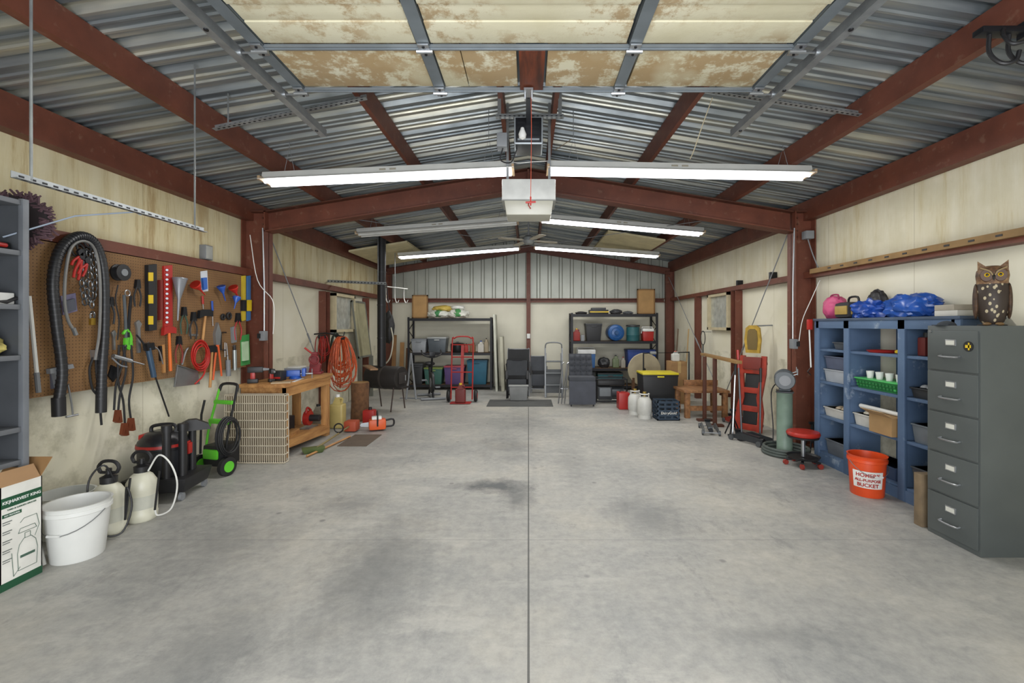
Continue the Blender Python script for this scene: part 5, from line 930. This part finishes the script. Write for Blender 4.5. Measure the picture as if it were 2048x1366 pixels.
make('basket','green perforated basket in the middle blue shelf bay','basket',[('basket',gb.add(gh,M('1f6a34')),M('3f9e52',.4)),('rim',S().box((3.294,4.044,1.0),(3.566,4.606,1.012),.003),M('49ab5c',.4))])
for k in range(4):
    make('paper_cup',['leftmost white cup standing in the green basket','second white cup from the left in the green basket','third white cup from the left in the green basket','nearest white cup in the green basket'][k],'cup',(S(TR((3.38,4.5-k*.12,1.012))).lathe([(0,0),(.025,0),(.034,.07),(.031,.07),(.023,.005),(0,.005)]),WHT),'white cups in the green basket')
rbin(4.36,4.62,.531,.12,M('b8b8b2'),'white box bin in the middle blue shelf bay beside the brown carton','plastic_bin','bin',M('b8b2a2'))
make('carton','open brown carton on the middle blue shelf bay','box',[('carton_body',S().box((3.24,4.06,.531),(3.5,4.33,.70),.003),M('9a7b52',.8)),('flap',S(TR((3.24,4.06,.7),0,0,math.radians(-60))).box((0,0,0),(.004,.27,.1)),M('a88a62',.8))])
make('paper_roll','rolled white paper lying on the open brown carton','paper roll',(S().cyl((3.36,4.08,.722),(3.36,4.6,.722),.02),WHT))
make('red_tray','flat round red tray on the upper shelf of the middle blue bay','tray',(S(TR((3.42,4.36,1.271))).lathe([(0,0),(.13,0),(.15,.02),(.145,.022),(.125,.008),(0,.008)],n=28),RD))
make('tape_roll','yellow tape roll beside the round red tray','tape',(S().torus((3.38,4.12,1.291),.035,.018,'z'),YEL))
for (y,z,h,c,k,lb) in ((3.86,1.271,.2,'5c1c18','2a2a2a','dark red oil bottle on the near blue shelf bay'),(3.75,1.271,.24,'1c1c20','a22a20','black oil bottle with red cap on the near blue shelf bay'),(3.64,1.271,.18,'2a2c30','d8d8d8','short black bottle with white cap on the near blue shelf bay')):
    make('oil_bottle',lb,'bottle',[('body',S().box((3.33,y-.04,z),(3.42,y+.04,z+h*.8),.014),M(c)),('cap',S().cyl((3.375,y,z+h*.8),(3.375,y,z+h),.02),M(k))])
rbin(3.58,3.93,.911,.09,M('26282b'),'black parts box on the near blue shelf bay','parts_box','box',M('8a8d90'))
rbin(3.6,3.92,.531,.16,M('6b7278',.4,.2),'grey wire look crate on the near blue shelf bay','crate','crate')
rbin(3.6,3.92,.121,.2,M('3f4449'),'dark bin on the bottom of the near blue shelf bay')
rbin(4.1,4.55,.121,.12,M('33415a'),'navy bin on the bottom of the middle blue shelf bay')
TZ=1.606
make('soft_case','bright pink tool case on the far end of the blue shelving top','case',[('case',S().sph((3.42,5.07,TZ+.11),(.12,.13,.14),amp=.12,flat=.11,seed=6),M('b84872')),('handle',S().tube([(3.4,4.99,TZ+.21),(3.4,5.0,TZ+.26),(3.4,5.1,TZ+.26),(3.4,5.14,TZ+.21)],.01,6,sm=3),M('8f2750'))])
make('tool_bag','black and tan tool bag next to the pink case','bag',[('bag',S().box((3.3,4.7,TZ),(3.54,4.93,TZ+.17),.05),M('2b2b2d',.8)),('panel',S().box((3.295,4.72,TZ+.04),(3.31,4.9,TZ+.13),.005).box((3.33,4.693,TZ+.04),(3.5,4.702,TZ+.13),.003),M('a08644')),('handle',S().tube([(3.43,4.72,TZ+.15),(3.43,4.74,TZ+.22),(3.43,4.86,TZ+.22),(3.43,4.88,TZ+.15)],.012,6,sm=3),BLK)])
BB=M('1c4496',.35,0,.2,8,.4)
make('tarp_bundle','crumpled blue plastic bag beside the black and tan tool bag','bag',(S().sph((3.40,4.5,TZ+.065),(.13,.2,.11),amp=.4,fr=6,flat=.065,seed=3),BB))
make('tarp_bundle','large blue plastic bundle nearest the filing cabinet','bag',(S().sph((3.42,4.05,TZ+.085),(.15,.25,.13),amp=.26,fr=6,flat=.085,seed=7),M('224e9c',.3,0,.15,8,.3)))
make('backpack','small black pack behind the crumpled blue bag','bag',(S().sph((3.53,4.6,TZ+.13),(.07,.12,.15),amp=.15,flat=.13,seed=5),BLK))
for k,(z,c,lb) in enumerate(((TZ,'bfbdb5','white flat box under the grey one on the blue shelving'),(TZ+.045,'999284','grey flat box on the white one on the blue shelving'))):
    make('flat_box',lb,'box',(S().box((3.3,3.5+.03*k,z),(3.5,3.7,z+.044),.003),M(c)))
# ================================================================ FILING CABINET
FC=M('535857',.42,.25,.08,3); FX,FX1,FY0,FY1,FH=2.97,3.6,3.0,3.4,1.53
parts=[('body',S().box((FX+.012,FY0,0),(FX1,FY1,FH),.004),FC)]; dh=(FH-.06)/5
for k in range(5):
    z0=.03+k*dh; hd=S(); hd.tube([(FX-.002,3.13,z0+dh*.38),(FX-.028,3.14,z0+dh*.36),(FX-.028,3.26,z0+dh*.36),(FX-.002,3.27,z0+dh*.38)],.0065,8,sm=3)
    lbh=S().box((FX-.006,3.16,z0+dh*.62),(FX+.002,3.24,z0+dh*.62+.045),.002); cd=S().box((FX-.007,3.168,z0+dh*.62+.007),(FX-.004,3.232,z0+dh*.62+.038))
    parts.append(('drawer',S().box((FX,FY0+.012,z0+.006),(FX+.016,FY1-.012,z0+dh-.006),.005),FC,[('handle',hd,CHR),('label_holder',lbh,CHR),('label_card',cd,M('bdbdb3'))]))
parts.append(('sticker',S().lathe([(0,-.002),(.035,-.002),(.035,.001),(0,.001)],(FX-.002,3.07,1.39),ax='x',n=24),BLK)); parts.append(('sticker_emblem',S().box((FX-.0052,3.05,1.38),(FX-.0042,3.09,1.4)).box((FX-.0052,3.06,1.365),(FX-.0042,3.07,1.415)),YEL))
parts.append(('lock',S().cyl((FX-.006,3.36,1.49),(FX+.002,3.36,1.49),.01),CHR))
make('filing_cabinet','five drawer dark grey metal filing cabinet at right','filing cabinet',parts)
make('cap','dark cap lying on the filing cabinet by the owl','cap',[('crown',S().sph((3.06,3.33,FH),(.06,.05,.035),flat=.0),M('3a3f44',.9)),('brim',S(TR((3.0,3.3,FH+.001),.4)).prism([(-.03,-.05),(.0,-.05),(.02,0),(0,.05),(-.03,.05),(-.05,0)],'z',0,.006),M('2e3236',.9))])
OV=TR((3.22,3.16,FH),math.radians(-40))@Matrix.Diagonal((.76,.82,1.0,1))
def owlbody():
    s=S(); prof=[(0,0,0,.0),(.05,.05,.0,.0),(.08,.07,.03,.0),(.105,.09,.1,.0),(.12,.10,.17,.0),(.116,.095,.24,.0),(.1,.08,.285,-.0),(.106,.085,.31,-.008),(.112,.09,.345,-.012),(.106,.085,.38,-.01),(.08,.065,.405,-.004),(.04,.035,.415,0),(0,0,.416,0)]
    n=36; R=[]
    for a,b,z,dy in prof:
        ring=[]
        for k in range(n):
            t=2*math.pi*k/n; x=a*math.cos(t); y=b*math.sin(t)+dy
            if .12<z<.3 and abs(math.cos(t))>.75: x*=1.06
            ring.append(s.v((x,y,z)))
        R.append(ring)
    for A,B_ in zip(R,R[1:]):
        for k in range(n): s.f([A[k],A[(k+1)%n],B_[(k+1)%n],B_[k]])
    for sx in (-1,1):
        b0=s.v((sx*.1,-.05,.375)); b1=s.v((sx*.03,-.06,.398)); b2=s.v((sx*.06,.02,.4)); t=s.v((sx*.1,-.04,.45))
        for q in ((b0,b1,t),(b1,b2,t),(b2,b0,t)): s.f(q)
    s.bm.transform(OV); return s
parts=[('body',owlbody(),mat_owl())]
for sx in (-1,1):
    parts.append(('eye_disc',S(OV).lathe([(0,0),(.04,0),(.043,.012),(0,.012)],(sx*.045,-.103,.345),ax='y',n=24),M('4c3320')))
    parts.append(('eye',S(OV).sph((sx*.043,-.101,.348),(.02,.009,.015)),M('b8961e',.2),[('pupil',S(OV).sph((sx*.043,-.108,.348),(.010,.005,.009)),M('0a0a0a',.1))]))
    parts.append(('brow',S(OV).tube([(sx*.006,-.108,.345),(sx*.03,-.112,.374),(sx*.085,-.09,.398)],.005,6,sm=4),M('8f7c58')))
    parts.append(('foot',S(OV).sph((sx*.04,-.075,.012),(.03,.035,.013)),M('7a5f3c')))
    parts.append(('wing',S(OV).sph((sx*.108,.0,.17),(.022,.07,.125)),M('44301f',.65,0,.6,34)))
parts.append(('beak',S(OV).tube([(0,-.1,.345),(0,-.12,.33),(0,-.118,.308)],.01,8,rs=[.011,.009,.002]),BLK))
parts.append(('base',S(OV).lathe([(0,-.0),(.1,0),(.1,.008),(.06,.012),(0,.012)],n=24),BLK))
make('plastic_owl','painted plastic owl decoy with yellow eyes on the filing cabinet','owl decoy',parts)
def wrap(s,c,R,zc):
    for v in s.bm.verts:
        a=v.co.x/R; off=v.co.z
        v.co=Vector((c[0]+math.sin(a+PH)*(R+off),c[1]-math.cos(a+PH)*(R+off),zc+v.co.y))
    return s
PH=math.radians(-34); bc=(3.08,4.14); lt=[]
for tx,z,sz in (("HOMER'S",.2,.046),('ALL-PURPOSE',.155,.033),('BUCKET',.113,.044)): lt.append(('lettering',wrap(text(tx,sz,Matrix.Identity(4),bold=.001),bc,.1445,z),RD))
ban=S(); ban.grid(lambda u,v:(bc[0]+math.sin((u-.5)*1.7+PH)*(.1345+.011*v),bc[1]-math.cos((u-.5)*1.7+PH)*(.1345+.011*v),.085+.15*v),20,2)
bucket((bc[0],bc[1],0),.125,.148,.36,M('cc471c',.4),'orange bucket with white lettered band before the blue shelving','bucket',True,[('white_band',ban,M('d0d0ca'),lt)])
make('wood_block','weathered upright timber block between bucket and filing cabinet','wood',(S().box((2.98,3.45,0),(3.2,3.52,.4),.004),M('6c5c46',.85,0,.2,10)))
make('grabber','red and white reaching tool hung at the far end of the blue shelving','tool',[('shaft',S().cyl((3.22,5.22,1.5),(3.24,5.22,1.05),.008,n=6),WHT),('grip',S().box((3.2,5.2,1.48),(3.25,5.24,1.6),.008),RD),('claw',S().tube([(3.24,5.22,1.05),(3.2,5.22,1.0),(3.24,5.22,.96)],.006,5),BLK)])
make('push_pole','red and silver extension pole leaning by the metal shelf','pole',[('shaft',S().cyl((-3.06,2.87,.02),(-3.4,2.9,1.3),.014,n=8),M('b9b9b6',.4,.3)),('grip',S().cyl((-3.13,2.876,.3),(-3.21,2.883,.6),.02,n=10),M('8f2a22'))])
make('push_pole','black pole with red grip leaning behind the carton','pole',[('shaft',S().cyl((-3.24,2.95,.02),(-3.36,2.97,.95),.013,n=8),BLK),('grip',S().cyl((-3.31,2.96,.55),(-3.335,2.965,.75),.018,n=10),RD)])
# ================================================================ LIGHT, WORLD, CAMERA
w=bpy.data.worlds.new('World'); SC.world=w; w.use_nodes=True; bg=w.node_tree.nodes['Background']; bg.inputs[0].default_value=(.78,.87,1,1); bg.inputs[1].default_value=1.5
def area(name,loc,rot,sx,sy,e,c=(1,1,1)):
    la=bpy.data.lights.new(name,'AREA'); la.shape='RECTANGLE'; la.size=sx; la.size_y=sy; la.energy=e; la.color=c
    o=bpy.data.objects.new(name,la); COL.objects.link(o); o.location=loc; o.rotation_euler=rot; return o
area('doorway_daylight',(0,YF-.3,1.4),(math.radians(92),0,0),3.4,2.6,205,(.97,.98,1))
area('driveway_bounce',(0,YF-1.0,.3),(math.radians(120),0,0),4,1.5,90,(.97,.98,1))
cam=bpy.data.cameras.new('Camera'); co=bpy.data.objects.new('Camera',cam); COL.objects.link(co); SC.camera=co
co.location=(0,0,H); co.rotation_euler=(math.radians(90),0,0); cam.sensor_width=36; cam.lens=36*FP/2048; cam.shift_x=-33/2048; cam.shift_y=-33/2048; cam.clip_start=.05
SC.view_settings.view_transform='Standard'
